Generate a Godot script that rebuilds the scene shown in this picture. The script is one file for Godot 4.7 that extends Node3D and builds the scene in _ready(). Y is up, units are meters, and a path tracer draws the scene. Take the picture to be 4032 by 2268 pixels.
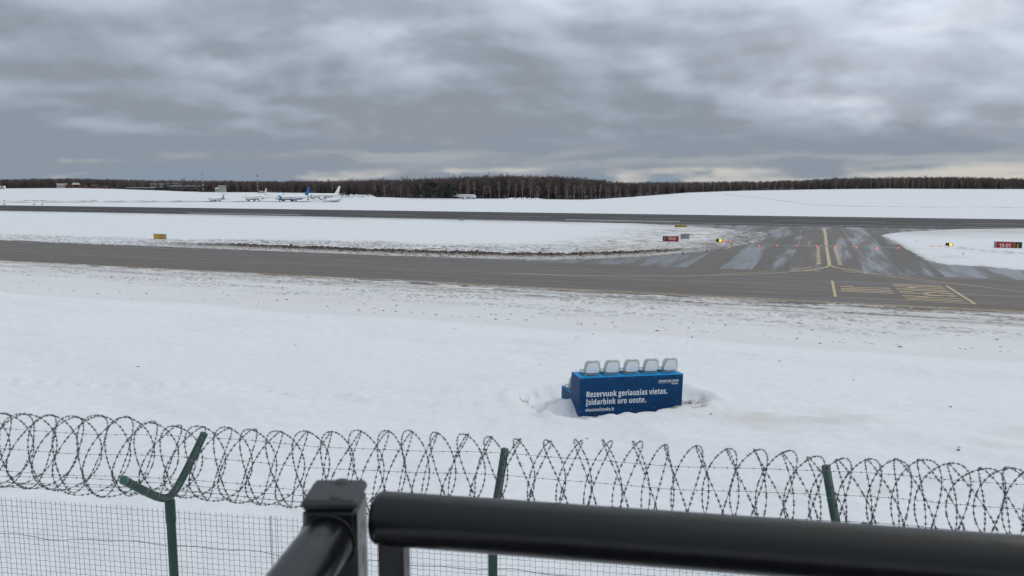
extends Node3D

# Airfield frame: u runs along the runway (to the right), v runs across it (away). World x, z from u, v.
const PHI := 0.37350046  # 21.4 degrees
const CAM_Y := 12.0

var cphi := cos(PHI)
var sphi := sin(PHI)
var used := {}
var M := {}
var rng := RandomNumberGenerator.new()
var n_big := FastNoiseLite.new()
var n_mid := FastNoiseLite.new()
var n_fine := FastNoiseLite.new()
var n_lump := FastNoiseLite.new()
var n_streak := FastNoiseLite.new()


# ---------------------------------------------------------------- mesh builder
class MB:
	var v := PackedVector3Array()
	var n := PackedVector3Array()
	var c := PackedColorArray()
	var uv := PackedVector2Array()
	var i := PackedInt32Array()
	var colored := false
	var col := Color.WHITE
	var has_uv := false

	func put(p: Vector3, nn: Vector3, t := Vector2.ZERO) -> int:
		v.append(p)
		n.append(nn)
		if colored:
			c.append(col)
		if has_uv:
			uv.append(t)
		return v.size() - 1

	# corners run counter-clockwise seen from outside
	func quad(a: Vector3, b: Vector3, cc: Vector3, d: Vector3) -> void:
		var nn := (b - a).cross(cc - a)
		if nn.length_squared() < 1e-14:
			nn = (cc - a).cross(d - a)
		nn = nn.normalized()
		var k := put(a, nn)
		put(b, nn)
		put(cc, nn)
		put(d, nn)
		i.append_array([k, k + 2, k + 1, k, k + 3, k + 2])

	func tri(a: Vector3, b: Vector3, cc: Vector3) -> void:
		var nn := (b - a).cross(cc - a).normalized()
		var k := put(a, nn)
		put(b, nn)
		put(cc, nn)
		i.append_array([k, k + 2, k + 1])

	func box(t: Transform3D, size: Vector3, ch := 0.0) -> void:
		var h := size / 2.0
		if ch <= 0.0:
			for s in [-1.0, 1.0]:
				for a in 3:
					var e1 := Vector3.ZERO
					var e2 := Vector3.ZERO
					var e0 := Vector3.ZERO
					e0[a] = h[a] * s
					e1[(a + 1) % 3] = h[(a + 1) % 3]
					e2[(a + 2) % 3] = h[(a + 2) % 3] * s
					quad(t * (e0 - e1 - e2), t * (e0 + e1 - e2), t * (e0 + e1 + e2), t * (e0 - e1 + e2))
			return
		var g := h - Vector3.ONE * ch
		for s in [-1.0, 1.0]:
			for a in 3:
				var e1 := Vector3.ZERO
				var e2 := Vector3.ZERO
				var e0 := Vector3.ZERO
				e0[a] = h[a] * s
				e1[(a + 1) % 3] = g[(a + 1) % 3]
				e2[(a + 2) % 3] = g[(a + 2) % 3] * s
				quad(t * (e0 - e1 - e2), t * (e0 + e1 - e2), t * (e0 + e1 + e2), t * (e0 - e1 + e2))
		for a in 3:
			var b := (a + 1) % 3
			var d := (a + 2) % 3
			for sb in [-1.0, 1.0]:
				for sd in [-1.0, 1.0]:
					var p := Vector3.ZERO
					var q := Vector3.ZERO
					p[b] = h[b] * sb
					p[d] = g[d] * sd
					q[b] = g[b] * sb
					q[d] = h[d] * sd
					var e := Vector3.ZERO
					e[a] = g[a] * sb * sd
					quad(t * (p - e), t * (p + e), t * (q + e), t * (q - e))
		for sa in [-1.0, 1.0]:
			for sb in [-1.0, 1.0]:
				for sd in [-1.0, 1.0]:
					var x := t * Vector3(h.x * sa, g.y * sb, g.z * sd)
					var y := t * Vector3(g.x * sa, h.y * sb, g.z * sd)
					var z := t * Vector3(g.x * sa, g.y * sb, h.z * sd)
					if sa * sb * sd > 0:
						tri(x, y, z)
					else:
						tri(x, z, y)

	# rings of equal size joined into a smooth skin; each ring is closed
	func loft(rings: Array, caps := true) -> void:
		var m: int = rings[0].size()
		var centers := []
		for r in rings:
			var cc := Vector3.ZERO
			for p in r:
				cc += p
			centers.append(cc / m)
		var base := v.size()
		var vote := 0.0
		for k in rings.size():
			var ra: PackedVector3Array = rings[max(k - 1, 0)]
			var rb: PackedVector3Array = rings[min(k + 1, rings.size() - 1)]
			var r: PackedVector3Array = rings[k]
			for j in m:
				var along: Vector3 = rb[j] - ra[j]
				var around: Vector3 = r[(j + 1) % m] - r[(j + m - 1) % m]
				if around.length_squared() < 1e-12:
					var other: PackedVector3Array = rings[k + 1] if k == 0 else rings[k - 1]
					around = other[(j + 1) % m] - other[(j + m - 1) % m]
				var nn := around.cross(along).normalized()
				vote += nn.dot(r[j] - centers[k])
				put(r[j], nn)
		var sgn := 1.0 if vote >= 0.0 else -1.0
		if sgn < 0.0:
			for k in range(base, v.size()):
				n[k] = -n[k]
		for k in rings.size() - 1:
			for j in m:
				var a := base + k * m + j
				var b := base + k * m + (j + 1) % m
				var d := a + m
				var e := b + m
				if sgn > 0.0:
					i.append_array([a, d, b, b, d, e])
				else:
					i.append_array([a, b, d, b, e, d])
		if caps:
			for end in [0, rings.size() - 1]:
				var r: PackedVector3Array = rings[end]
				var inner: Vector3 = centers[1] if end == 0 else centers[rings.size() - 2]
				var out: Vector3 = (centers[end] - inner).normalized()
				var k0 := put(centers[end], out)
				for p in r:
					put(p, out)
				for j in m:
					var a := k0 + 1 + j
					var b := k0 + 1 + (j + 1) % m
					var f := (v[a] - v[k0]).cross(v[b] - v[k0])
					if f.dot(out) >= 0.0:
						i.append_array([k0, b, a])
					else:
						i.append_array([k0, a, b])

	func tube(pts: Array, radii: Array, sides := 8, caps := true) -> void:
		var rings := []
		var up := Vector3.UP
		var first: Vector3 = (pts[1] - pts[0]).normalized()
		if absf(first.dot(up)) > 0.9:
			up = Vector3.RIGHT
		var side := first.cross(up).normalized()
		for k in pts.size():
			var a: Vector3 = pts[max(k - 1, 0)]
			var b: Vector3 = pts[min(k + 1, pts.size() - 1)]
			var d := (b - a).normalized()
			side = (side - d * side.dot(d)).normalized()
			var o := d.cross(side)
			var rad: float = radii[min(k, radii.size() - 1)]
			var r := PackedVector3Array()
			for j in sides:
				var t := TAU * (j + 0.5) / sides
				r.append(pts[k] + (side * cos(t) + o * sin(t)) * rad)
			rings.append(r)
		loft(rings, caps)

	func lathe(t: Transform3D, profile: Array, sides := 16, caps := false) -> void:
		var rings := []
		for p in profile:
			var r := PackedVector3Array()
			for j in sides:
				var a := TAU * j / sides
				r.append(t * Vector3(cos(a) * maxf(p.x, 0.0004), p.y, sin(a) * maxf(p.x, 0.0004)))
			rings.append(r)
		loft(rings, caps)

	# outline given counter-clockwise in x, y; front at z = d, back at z = 0
	func prism(t: Transform3D, poly: PackedVector2Array, d: float) -> void:
		var ids := Geometry2D.triangulate_polygon(poly)
		for k in range(0, ids.size(), 3):
			var a := poly[ids[k]]
			var b := poly[ids[k + 1]]
			var e := poly[ids[k + 2]]
			if (b - a).cross(e - a) < 0.0:
				var s := b
				b = e
				e = s
			tri(t * Vector3(a.x, a.y, d), t * Vector3(b.x, b.y, d), t * Vector3(e.x, e.y, d))
			tri(t * Vector3(a.x, a.y, 0), t * Vector3(e.x, e.y, 0), t * Vector3(b.x, b.y, 0))
		for k in poly.size():
			var a := poly[k]
			var b := poly[(k + 1) % poly.size()]
			quad(t * Vector3(a.x, a.y, 0), t * Vector3(b.x, b.y, 0), t * Vector3(b.x, b.y, d), t * Vector3(a.x, a.y, d))

	func mesh() -> ArrayMesh:
		var a := []
		a.resize(Mesh.ARRAY_MAX)
		a[Mesh.ARRAY_VERTEX] = v
		a[Mesh.ARRAY_NORMAL] = n
		if colored:
			a[Mesh.ARRAY_COLOR] = c
		if has_uv:
			a[Mesh.ARRAY_TEX_UV] = uv
		a[Mesh.ARRAY_INDEX] = i
		var m := ArrayMesh.new()
		m.add_surface_from_arrays(Mesh.PRIMITIVE_TRIANGLES, a)
		return m


# ---------------------------------------------------------------- helpers
func W(u: float, v: float, y := 0.0) -> Vector3:
	return Vector3(u * cphi + v * sphi, y, u * sphi - v * cphi)


func U_of(x: float, z: float) -> float:
	return x * cphi + z * sphi


func V_of(x: float, z: float) -> float:
	return x * sphi - z * cphi


func numbered(called: String) -> String:
	if not used.has(called):
		used[called] = 0
		return called
	used[called] += 1
	return "%s_%03d" % [called, used[called]]


func obj(called: String, mesh: Mesh, mat: Material, parent: Node = null) -> MeshInstance3D:
	var o := MeshInstance3D.new()
	o.mesh = mesh
	if mat:
		o.material_override = mat
	if parent:
		o.name = called
		parent.add_child(o, true)
	else:
		o.name = numbered(called)
		add_child(o)
	return o


func tag(o: Node, label: String, category: String, group := "", kind := "") -> Node:
	o.set_meta("label", label)
	o.set_meta("category", category)
	if group:
		o.set_meta("group", group)
	if kind:
		o.set_meta("kind", kind)
	return o


func thing(called: String, label: String, category: String, at := Vector3.ZERO, turn := 0.0, group := "") -> Node3D:
	var o := Node3D.new()
	o.name = numbered(called)
	add_child(o)
	o.position = at
	o.rotation.y = turn
	tag(o, label, category, group)
	return o


func structure(called: String, mesh: Mesh, mat: Material, label: String, category: String) -> MeshInstance3D:
	var o := obj(called, mesh, mat)
	tag(o, label, category, "", "structure")
	return o


func lin(r: float, g: float, b: float) -> Color:
	return Color(r, g, b).linear_to_srgb()


func mat(color: Color, rough := 0.6, metal := 0.0, spec := 0.5) -> StandardMaterial3D:
	var m := StandardMaterial3D.new()
	m.albedo_color = color
	m.roughness = rough
	m.metallic = metal
	m.metallic_specular = spec
	return m


func glow(color: Color, energy: float) -> StandardMaterial3D:
	var m := mat(color, 0.4)
	m.emission_enabled = true
	m.emission = color
	m.emission_energy_multiplier = energy
	return m


func noise_tex(nseed: int, freq: float, stops: Array, size := 1024, octaves := 5) -> NoiseTexture2D:
	var f := FastNoiseLite.new()
	f.noise_type = FastNoiseLite.TYPE_SIMPLEX_SMOOTH
	f.seed = nseed
	f.frequency = freq
	f.fractal_octaves = octaves
	f.fractal_gain = 0.55
	var g := Gradient.new()
	var offs := PackedFloat32Array()
	var cols := PackedColorArray()
	for s in stops:
		offs.append(s[0])
		cols.append(s[1])
	g.offsets = offs
	g.colors = cols
	var t := NoiseTexture2D.new()
	t.width = size
	t.height = size
	t.seamless = true
	t.noise = f
	t.color_ramp = g
	return t


func grey(x: float) -> Color:
	return Color(x, x, x)


func setup_noise(f: FastNoiseLite, nseed: int, freq: float, oct: int, gain := 0.5) -> void:
	f.noise_type = FastNoiseLite.TYPE_SIMPLEX_SMOOTH
	f.seed = nseed
	f.frequency = freq
	f.fractal_type = FastNoiseLite.FRACTAL_FBM
	f.fractal_octaves = oct
	f.fractal_gain = gain


func curve(xs: Array, ys: Array, x: float) -> float:
	if x <= xs[0]:
		return ys[0]
	for k in range(1, xs.size()):
		if x <= xs[k]:
			var t: float = (x - xs[k - 1]) / (xs[k] - xs[k - 1])
			return lerpf(ys[k - 1], ys[k], t)
	return ys[ys.size() - 1]


func soft(xs: Array, ys: Array, x: float) -> float:
	if x <= xs[0]:
		return ys[0]
	for k in range(1, xs.size()):
		if x <= xs[k]:
			var t: float = (x - xs[k - 1]) / (xs[k] - xs[k - 1])
			t = t * t * (3.0 - 2.0 * t)
			return lerpf(ys[k - 1], ys[k], t)
	return ys[ys.size() - 1]


# ---------------------------------------------------------------- sky
var sky_rows := []
const SKY_W := 3072
const SKY_H := 1536
var c_big := FastNoiseLite.new()
var c_mid := FastNoiseLite.new()
var c_small := FastNoiseLite.new()
var c_band := FastNoiseLite.new()
var c_warp := FastNoiseLite.new()


func band(az: float, k: float, y: float) -> float:
	return c_band.get_noise_3d(sin(az) * 9.0 * k, y, cos(az) * 9.0 * k)


func sky_color(az: float, el: float) -> Vector3:
	# an overcast deck: a slab of cloud seen from below, thin and thick patches; far cloud banks low down
	var se := sin(el)
	var te := tan(minf(el, 1.45))
	var d := 1.0 / (te + 0.24)
	var px := sin(az) * d
	var pz := cos(az) * d
	var wx := c_warp.get_noise_2d(px + 31.0, pz)
	var wz := c_warp.get_noise_2d(px, pz + 57.0)
	# broad light and dark fields
	var a := c_big.get_noise_2d(px * 0.9 + wx * 0.22, pz * 0.9 + wz * 0.22)
	# heaps on the underside of the deck: sides turned to the sun catch light, the hollows stay dark
	var hx := px * 1.9 + wx * 0.25
	var hz := pz * 1.9 + wz * 0.25
	var f := c_small.get_noise_2d(hx, hz)
	var f2 := c_small.get_noise_2d(hx - 0.12, hz + 0.16)
	var relief := clampf((f - f2) * 1.6, -0.5, 0.5)
	# the sun stands behind the deck, to the right
	var t := 0.49 + 0.70 * a + 0.28 * f + 0.60 * sin(az)
	t = clampf(t, 0.0, 1.0)
	t = t * t * (3.0 - 2.0 * t)
	var c := Vector3(0.288, 0.330, 0.386).lerp(Vector3(0.505, 0.585, 0.685), t)
	var warm := clampf(wx * 1.6 + 0.35, 0.0, 1.0)
	c = c.lerp(Vector3(c.x * 1.03, c.y * 0.99, c.z * 0.97), warm)
	c *= 1.0 + relief * 0.30
	# thin places where the light comes through
	var thin := clampf((f + 0.6 * a - 0.16) * 2.4, 0.0, 1.0) * clampf(0.40 + 1.0 * sin(az), 0.12, 1.0)
	c += Vector3(0.125, 0.123, 0.118) * thin
	# overcast skies are brighter overhead
	c *= 0.84 + 1.16 * se
	# far banks: blue-grey rain cloud and lit cloud tops just over the horizon
	var deg := rad_to_deg(el)
	if deg < 7.0:
		var w2 := band(az, 1.5, deg * 1.1 + 11.0)
		var bank := band(az + w2 * 0.06, 0.26, deg * 0.42 + w2 * 0.3 + 3.0)
		var puff := band(az + w2 * 0.05, 1.0, deg * 1.7 + w2 * 0.8 + 70.0)
		var edge := 2.9 + 2.2 * band(az, 0.22, 2.0) + 0.8 * w2 + 0.5 * puff
		var under := 1.0 - smoothstep(edge - 1.3, edge + 1.6, deg)
		var slate := Vector3(0.150, 0.192, 0.250).lerp(Vector3(0.255, 0.295, 0.350), clampf(0.45 + bank * 1.5 + puff * 0.5 + 0.30 * sin(az), 0.0, 1.0))
		slate = slate.lerp(Vector3(0.120, 0.190, 0.280), clampf(0.25 - bank * 1.8, 0.0, 1.0) * (1.0 - smoothstep(0.5, 1.9, deg)))
		c = c.lerp(slate, under * clampf(0.80 + bank * 0.8, 0.4, 0.95))
		# lit shelves between the banks
		var shelf := 1.9 + 0.7 * w2 - 0.6 * sin(az)
		var streak := clampf((band(az, 0.40, deg * 1.1 + w2 * 0.7 - 29.0) + 0.45 * puff + 0.10) * 2.6, 0.0, 1.0) * exp(-pow((deg - shelf) / 0.85, 2.0))
		c = c.lerp(Vector3(0.41, 0.44, 0.465), streak * 0.70)
		var tops := clampf((puff + 0.5 * w2 + 0.85 * sin(az) + 0.02) * 2.6, 0.0, 1.0) * (1.0 - smoothstep(0.8 + 0.7 * puff + 0.3 * w2, 1.3 + 0.7 * puff + 0.3 * w2, deg))
		c = c.lerp(Vector3(0.53, 0.535, 0.525).lerp(Vector3(0.66, 0.63, 0.56), clampf(puff * 1.6 + sin(az), 0.0, 1.0)), tops * 0.85)
	return c


func sky_row(y: int) -> void:
	var el := (0.5 - (y + 0.5) / SKY_H) * PI
	var step := 1
	if el > 0.35:
		step = 4
	if el > 1.1:
		step = 16
	var row := PackedByteArray()
	row.resize(SKY_W * 3)
	var k := 0
	for x in range(0, SKY_W, step):
		var az := (x + step * 0.5) / SKY_W * TAU
		var q := sky_color(az, el)
		var c := Color(q.x, q.y, q.z).linear_to_srgb()
		var r := int(clampf(c.r * 255.0 + 0.5, 0, 255))
		var g := int(clampf(c.g * 255.0 + 0.5, 0, 255))
		var b := int(clampf(c.b * 255.0 + 0.5, 0, 255))
		for e in step:
			row[k] = r
			row[k + 1] = g
			row[k + 2] = b
			k += 3
	sky_rows[y] = row


func make_sky() -> Sky:
	setup_noise(c_big, 46, 0.36, 4, 0.45)
	setup_noise(c_mid, 17, 0.42, 5, 0.5)
	setup_noise(c_small, 5, 0.75, 6, 0.5)
	setup_noise(c_band, 23, 0.5, 5, 0.5)
	setup_noise(c_warp, 61, 0.45, 3, 0.45)
	sky_rows.resize(SKY_H / 2)
	WorkerThreadPool.wait_for_group_task_completion(WorkerThreadPool.add_group_task(sky_row, SKY_H / 2))
	# below the horizon the panorama repeats its lowest row; the ground hides it
	var top := PackedByteArray()
	for y in SKY_H / 2:
		top.append_array(sky_rows[y])
	for y in SKY_H / 2:
		top.append_array(sky_rows[SKY_H / 2 - 1])
	sky_rows.clear()
	var im := Image.create_from_data(SKY_W, SKY_H, false, Image.FORMAT_RGB8, top)
	var pm := PanoramaSkyMaterial.new()
	pm.panorama = ImageTexture.create_from_image(im)
	var s := Sky.new()
	s.sky_material = pm
	return s


# ---------------------------------------------------------------- scene
func _ready() -> void:
	rng.seed = 2024
	# camera
	var cam := Camera3D.new()
	cam.name = "camera"
	add_child(cam)
	cam.position = Vector3(0, CAM_Y, 0)
	cam.rotation_degrees = Vector3(-7.4275, 0, 0)
	var lens := CameraAttributesPhysical.new()
	lens.frustum_focal_length = 33.28
	lens.frustum_near = 0.05
	lens.frustum_far = 9000.0
	lens.frustum_focus_distance = 22.0
	lens.exposure_aperture = 10.5
	cam.attributes = lens
	cam.current = true
	# overcast daylight
	var env := Environment.new()
	env.background_mode = Environment.BG_SKY
	env.sky = make_sky()
	env.tonemap_mode = Environment.TONE_MAPPER_LINEAR
	env.tonemap_exposure = 1.0
	env.sdfgi_enabled = true
	env.ssao_enabled = true
	env.ssil_enabled = true
	var we := WorldEnvironment.new()
	we.name = "world"
	we.environment = env
	add_child(we)
	var sun := DirectionalLight3D.new()
	sun.name = "sun"
	sun.light_energy = 0.2
	sun.light_angular_distance = 25.0
	sun.light_color = Color(1.0, 0.97, 0.93)
	sun.shadow_enabled = true
	sun.rotation_degrees = Vector3(-38, 118, 0)
	add_child(sun)
	build_terrain()
	build_pavement()
	build_stand()
	build_fence()
	build_railing()
	build_signs()
	build_aircraft()
	build_far()
	pine_a = pine(10.0, 700)
	pine_b = pine(10.0, 701)
	pine_c = pine(10.0, 702)
	build_woods()
	build_crumbs()


# ---------------------------------------------------------------- terrain
const SNOW := Vector3(0.785, 0.795, 0.815)
const SLUSH := Vector3(0.47, 0.455, 0.44)
const EARTH := Vector3(0.088, 0.062, 0.047)
const BEIGE := Vector3(0.70, 0.685, 0.665)
const STAND_AT := Vector3(1.752, 6.05, -20.276)
var stand_x := Vector3(0.968, -0.0235, -0.25).normalized()
const TRAIL := [[-19.0, -24.6], [-15.7, -23.9], [-11.4, -23.0], [-7.5, -22.6], [-3.65, -21.6], [-0.8, -20.7]]


func bank_profile(v: float) -> float:
	return soft([-30.0, 6.0, 20.0, 33.0, 46.5, 60.0, 79.0, 85.0, 92.0], [6.6, 6.42, 6.08, 4.95, 3.02, 1.45, 0.16, 0.035, -0.25], v)


func near_ground(x: float, z: float) -> Array:
	var u := U_of(x, z)
	var v := V_of(x, z)
	var h := bank_profile(v)
	var col := SNOW
	var big := n_big.get_noise_2d(x, z)
	var mid := n_mid.get_noise_2d(u * 0.6, v)
	var fine := n_fine.get_noise_2d(x, z)
	var crest := 46.5 + big * 0.8
	# wind-packed plateau: long low drifts
	var plateau := 1.0 - smoothstep(crest - 6.0, crest + 4.0, v)
	h += plateau * (big * 0.24 + mid * 0.05 + fine * 0.003)
	var ripple := n_streak.get_noise_2d(u * 0.35 + v * 0.25, v * 1.6 - u * 0.3)
	h += plateau * ripple * 0.030
	var dune := n_streak.get_noise_2d(u * 0.13 + v * 0.10 + big * 0.6, v * 0.42 - u * 0.12)
	h += plateau * 0.11 * (1.0 - absf(dune) * 2.4) * smoothstep(0.0, 0.5, 0.5 + big)
	# beyond the crest: old snow with ploughed lumps and earth
	var beyond := smoothstep(crest - 0.25, crest + 0.25, v)
	col = col.lerp(BEIGE, beyond * (0.55 + 0.25 * big))
	var lump := n_lump.get_noise_2d(u * 1.7, v * 1.5) * 0.75 + n_lump.get_noise_2d(u * 0.6 + 500.0, v * 0.8) * 0.45
	var far_mix := clampf((u + 100.0) / 110.0, 0.0, 1.0)
	var rough_lo := lerpf(66.0, 57.0, far_mix)
	var rough := smoothstep(rough_lo, rough_lo + 7.0, v + big * 5.0) * (1.0 - smoothstep(80.0, 83.0, v))
	var patch := smoothstep(-0.18, 0.30, n_mid.get_noise_2d(u * 0.22 + v * 0.25 + 300.0, v * 0.75 - u * 0.10))
	h += rough * (maxf(lump, -0.1) * 0.26 + fine * 0.05) * patch
	var dirt := rough * smoothstep(0.12, 0.40, lump + fine * 0.40) * patch
	col = col.lerp(EARTH * 1.3, clampf(dirt * lerpf(0.55, 1.0, smoothstep(62.0, 74.0, v)), 0.0, 0.85))
	col = col.lerp(Vector3(0.60, 0.59, 0.575), rough * clampf(0.35 + mid * 0.8, 0.0, 0.6))
	col = col.lerp(SNOW * 0.97, rough * smoothstep(0.1, -0.25, lump) * 0.5)
	# sparse crumbs lower down the bank
	var crumbs := beyond * smoothstep(0.56, 0.70, n_lump.get_noise_2d(u * 1.7 + 80.0, v * 1.9)) * (1.0 - rough) * patch
	col = col.lerp(EARTH * 2.0, crumbs * 0.55)
	h += crumbs * 0.05
	# verge: swept slush in rows along the taxiway
	var verge := smoothstep(lerpf(78.0, 73.5, far_mix * far_mix), 80.5, v + mid)
	var row := n_streak.get_noise_2d(u * 0.10, v * 2.6)
	var clod := n_lump.get_noise_2d(u * 1.1 + 40.0, v * 1.6)
	col = col.lerp(SLUSH * 1.25, verge * clampf(0.55 + row * 1.3 + 0.35 * far_mix, 0.0, 1.0))
	var ridge := verge * smoothstep(0.0, 0.3, row + clod * 0.5 - 0.04)
	col = col.lerp(EARTH * 1.6, ridge * (0.45 + 0.45 * far_mix))
	h += ridge * 0.09
	h += smoothstep(80.5, 84.0, v) * (0.05 * mid + 0.035 * row - 0.012 - 0.022 * far_mix)
	# stains on the plateau, right of the stand
	var stain := plateau * smoothstep(0.05, 0.5, n_mid.get_noise_2d(x * 0.6 - 60.0, z * 0.9) + 0.3 * ripple) * smoothstep(1.5, 6.0, x) * (1.0 - smoothstep(19.0, 25.0, v))
	col = col.lerp(Vector3(0.60, 0.565, 0.50), stain * 0.6)
	# trodden line from the left up to the stand
	for k in TRAIL.size() - 1:
		var ax: float = TRAIL[k][0]
		var az: float = TRAIL[k][1]
		var bx: float = TRAIL[k + 1][0]
		var bz: float = TRAIL[k + 1][1]
		if x > ax - 2.0 and x < bx + 2.0 and absf(z - az) < 4.0:
			var t := clampf(((x - ax) * (bx - ax) + (z - az) * (bz - az)) / ((bx - ax) * (bx - ax) + (bz - az) * (bz - az)), 0.0, 1.0)
			var dd := Vector2(x - lerpf(ax, bx, t), z - lerpf(az, bz, t)).length()
			if dd < 1.2 and t > 0.0 and t < 1.0:
				var step_n := n_lump.get_noise_2d(x * 1.5, z * 1.9)
				h += exp(-dd * dd * 4.5) * (step_n * 0.085 + 0.02)
				col = col.lerp(Vector3(0.60, 0.585, 0.56), exp(-dd * dd * 5.0) * smoothstep(0.3, 0.55, step_n) * 0.5)
	# scoured hollow round the seat stand, and the drift against its end
	var lx := (x - STAND_AT.x) * stand_x.x + (z - STAND_AT.z) * stand_x.z
	var lz := -(x - STAND_AT.x) * stand_x.z + (z - STAND_AT.z) * stand_x.x
	if lx > -4.0 and lx < 8.0 and lz > -5.0 and lz < 4.0:
		var qx := maxf(maxf(-lx, lx - 2.93), 0.0)
		var qz := maxf(maxf(lz, -1.48 - lz), 0.0)
		var dd := sqrt(qx * qx + qz * qz)
		var wob := 1.12 + 0.10 * n_mid.get_noise_2d(x * 2.0, z * 2.0) + (0.25 if lx < 0.0 else 0.0)
		if lz > 0.0:
			wob *= 0.62
		h = lerpf(h, 6.06 + (0.045 if lz > 0.0 else 0.0), exp(-dd * dd * 0.25))
		h -= 0.15 * (1.0 - smoothstep(wob * 0.55, wob, dd))
		h += 0.11 * exp(-pow((dd - wob * 1.12) / 0.2, 2.0)) * (0.8 + 0.9 * n_mid.get_noise_2d(x * 2.5 + 9.0, z * 2.5))
		if lx < 0.6 and lx > -1.7:
			h += 0.40 * exp(-pow((lz + 0.62) / 0.30, 2.0)) * exp(-pow(maxf(-lx - 0.05, 0.0) / 0.5, 2.0))
			h += 0.22 * exp(-pow((lz + 1.25) / 0.35, 2.0)) * exp(-pow(maxf(-lx - 0.05, 0.0) / 0.6, 2.0))
		if lx > 2.4 and lx < 4.4:
			h += 0.13 * exp(-pow((lz + 0.0) / 0.5, 2.0)) * exp(-pow((lx - 2.8) / 0.6, 2.0))
		var bare := (1.0 - smoothstep(wob * 0.7, wob * 1.02, dd)) * smoothstep(0.1, 0.45, n_lump.get_noise_2d(x * 2.2, z * 2.2) + 0.2 * fine)
		col = col.lerp(EARTH * 2.2, bare * (0.75 if lx > 2.6 else 0.35))
	return [h, col]


func left_island(u: float, v: float) -> Array:
	var vn := curve([-400.0, -170.0, -70.0, -47.0, -40.0, -33.0, -29.5, -21.0, -18.0, -15.0, -12.8, -12.2], [121.0, 120.6, 118.6, 120.2, 122.3, 128.2, 132.0, 145.0, 155.5, 163.5, 172.0, 190.0], u)
	var vf := curve([-420.0, -200.0, -96.0, -54.0, -38.0, -23.6, -14.0, -12.2], [252.5, 249.5, 245.0, 241.5, 234.0, 219.0, 207.0, 190.0], u)
	var big := n_big.get_noise_2d(u * 0.6, v * 0.6 + 400.0)
	var mid := n_mid.get_noise_2d(u * 0.35, v * 0.5 + 200.0)
	var lump := n_lump.get_noise_2d(u * 1.15, v * 0.75) * 0.8 + n_lump.get_noise_2d(u * 0.4 + 90.0, v * 0.35) * 0.4
	var row := n_streak.get_noise_2d(u * 0.06, v * 1.3)
	var swirl := n_streak.get_noise_2d(u * 0.55 + mid * 2.0, v * 0.32 + big * 3.0)
	var d := minf(v - vn, vf - v) + mid * 1.1 + lump * 0.5
	var h := 0.22 * smoothstep(0.0, 5.0, d) + 0.03 * d * (1.0 - smoothstep(0.0, 1.2, d))
	h = clampf(h, -0.3, 0.6)
	var col := SNOW
	h += (big * 0.10 + mid * 0.05) * smoothstep(3.0, 10.0, d)
	var right := smoothstep(-75.0, -40.0, u)
	var middle := smoothstep(-140.0, -95.0, u)
	var dn := v - vn
	# ploughed dirty strip along the taxiway
	var strip := 1.0 - smoothstep(9.0 + 8.0 * middle, 15.0 + 13.0 * middle + 10.0 * right, dn + big * 6.0)
	var tex := clampf(0.5 + lump * 0.9 + mid * 0.7, 0.0, 1.0)
	col = col.lerp(SLUSH, strip * tex * (0.55 + 0.45 * middle))
	h += strip * maxf(lump, 0.0) * 0.22
	col = col.lerp(EARTH * 1.5, strip * smoothstep(0.05, 0.38, lump + 0.25 * row) * (0.55 + 0.38 * middle))
	# grey blown strip by the runway
	var df := vf - v
	var blown := 1.0 - smoothstep(4.0, 26.0 - 6.0 * right, df + big * 8.0)
	col = col.lerp(Vector3(0.50, 0.495, 0.49), blown * clampf(0.72 + row * 1.1 + mid * 0.5, 0.0, 1.0))
	# worked-over snow towards the tip
	var work := right * smoothstep(-60.0, -30.0, u + big * 12.0)
	col = col.lerp(Vector3(0.56, 0.54, 0.51), work * clampf(0.55 + row * 1.0 + swirl * 0.7, 0.0, 0.95))
	col = col.lerp(EARTH * 2.2, work * smoothstep(0.10, 0.42, swirl + lump * 0.5) * 0.6)
	h += work * (maxf(swirl, 0.0) * 0.2)
	# heap of earth and slush at the kerb
	var heap := exp(-pow((dn - 3.6 - mid * 1.5) / 2.6, 2.0)) * middle * (1.0 - smoothstep(-30.0, -18.0, u))
	col = col.lerp(EARTH * (0.55 + 0.6 * tex), clampf(heap * (1.25 + lump * 0.9), 0.0, 0.97))
	h += heap * (0.30 + lump * 0.30)
	var pale := exp(-pow((dn - 1.0) / 0.9, 2.0)) * middle
	col = col.lerp(Vector3(0.5, 0.475, 0.44), pale * 0.7)
	# churned slush in the very tip
	var tip := smoothstep(-25.0, -17.0, u + mid * 3.0)
	var band := n_streak.get_noise_2d(u * 0.9 + v * 0.10 + mid * 1.5, v * 0.20 - u * 0.25)
	col = col.lerp(Vector3(0.17, 0.155, 0.145), tip * clampf(0.80 + band * 1.3, 0.0, 0.97))
	col = col.lerp(SNOW * 0.85, tip * smoothstep(0.2, 0.4, band) * 0.7)
	h += tip * band * 0.12
	return [h, col]


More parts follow.
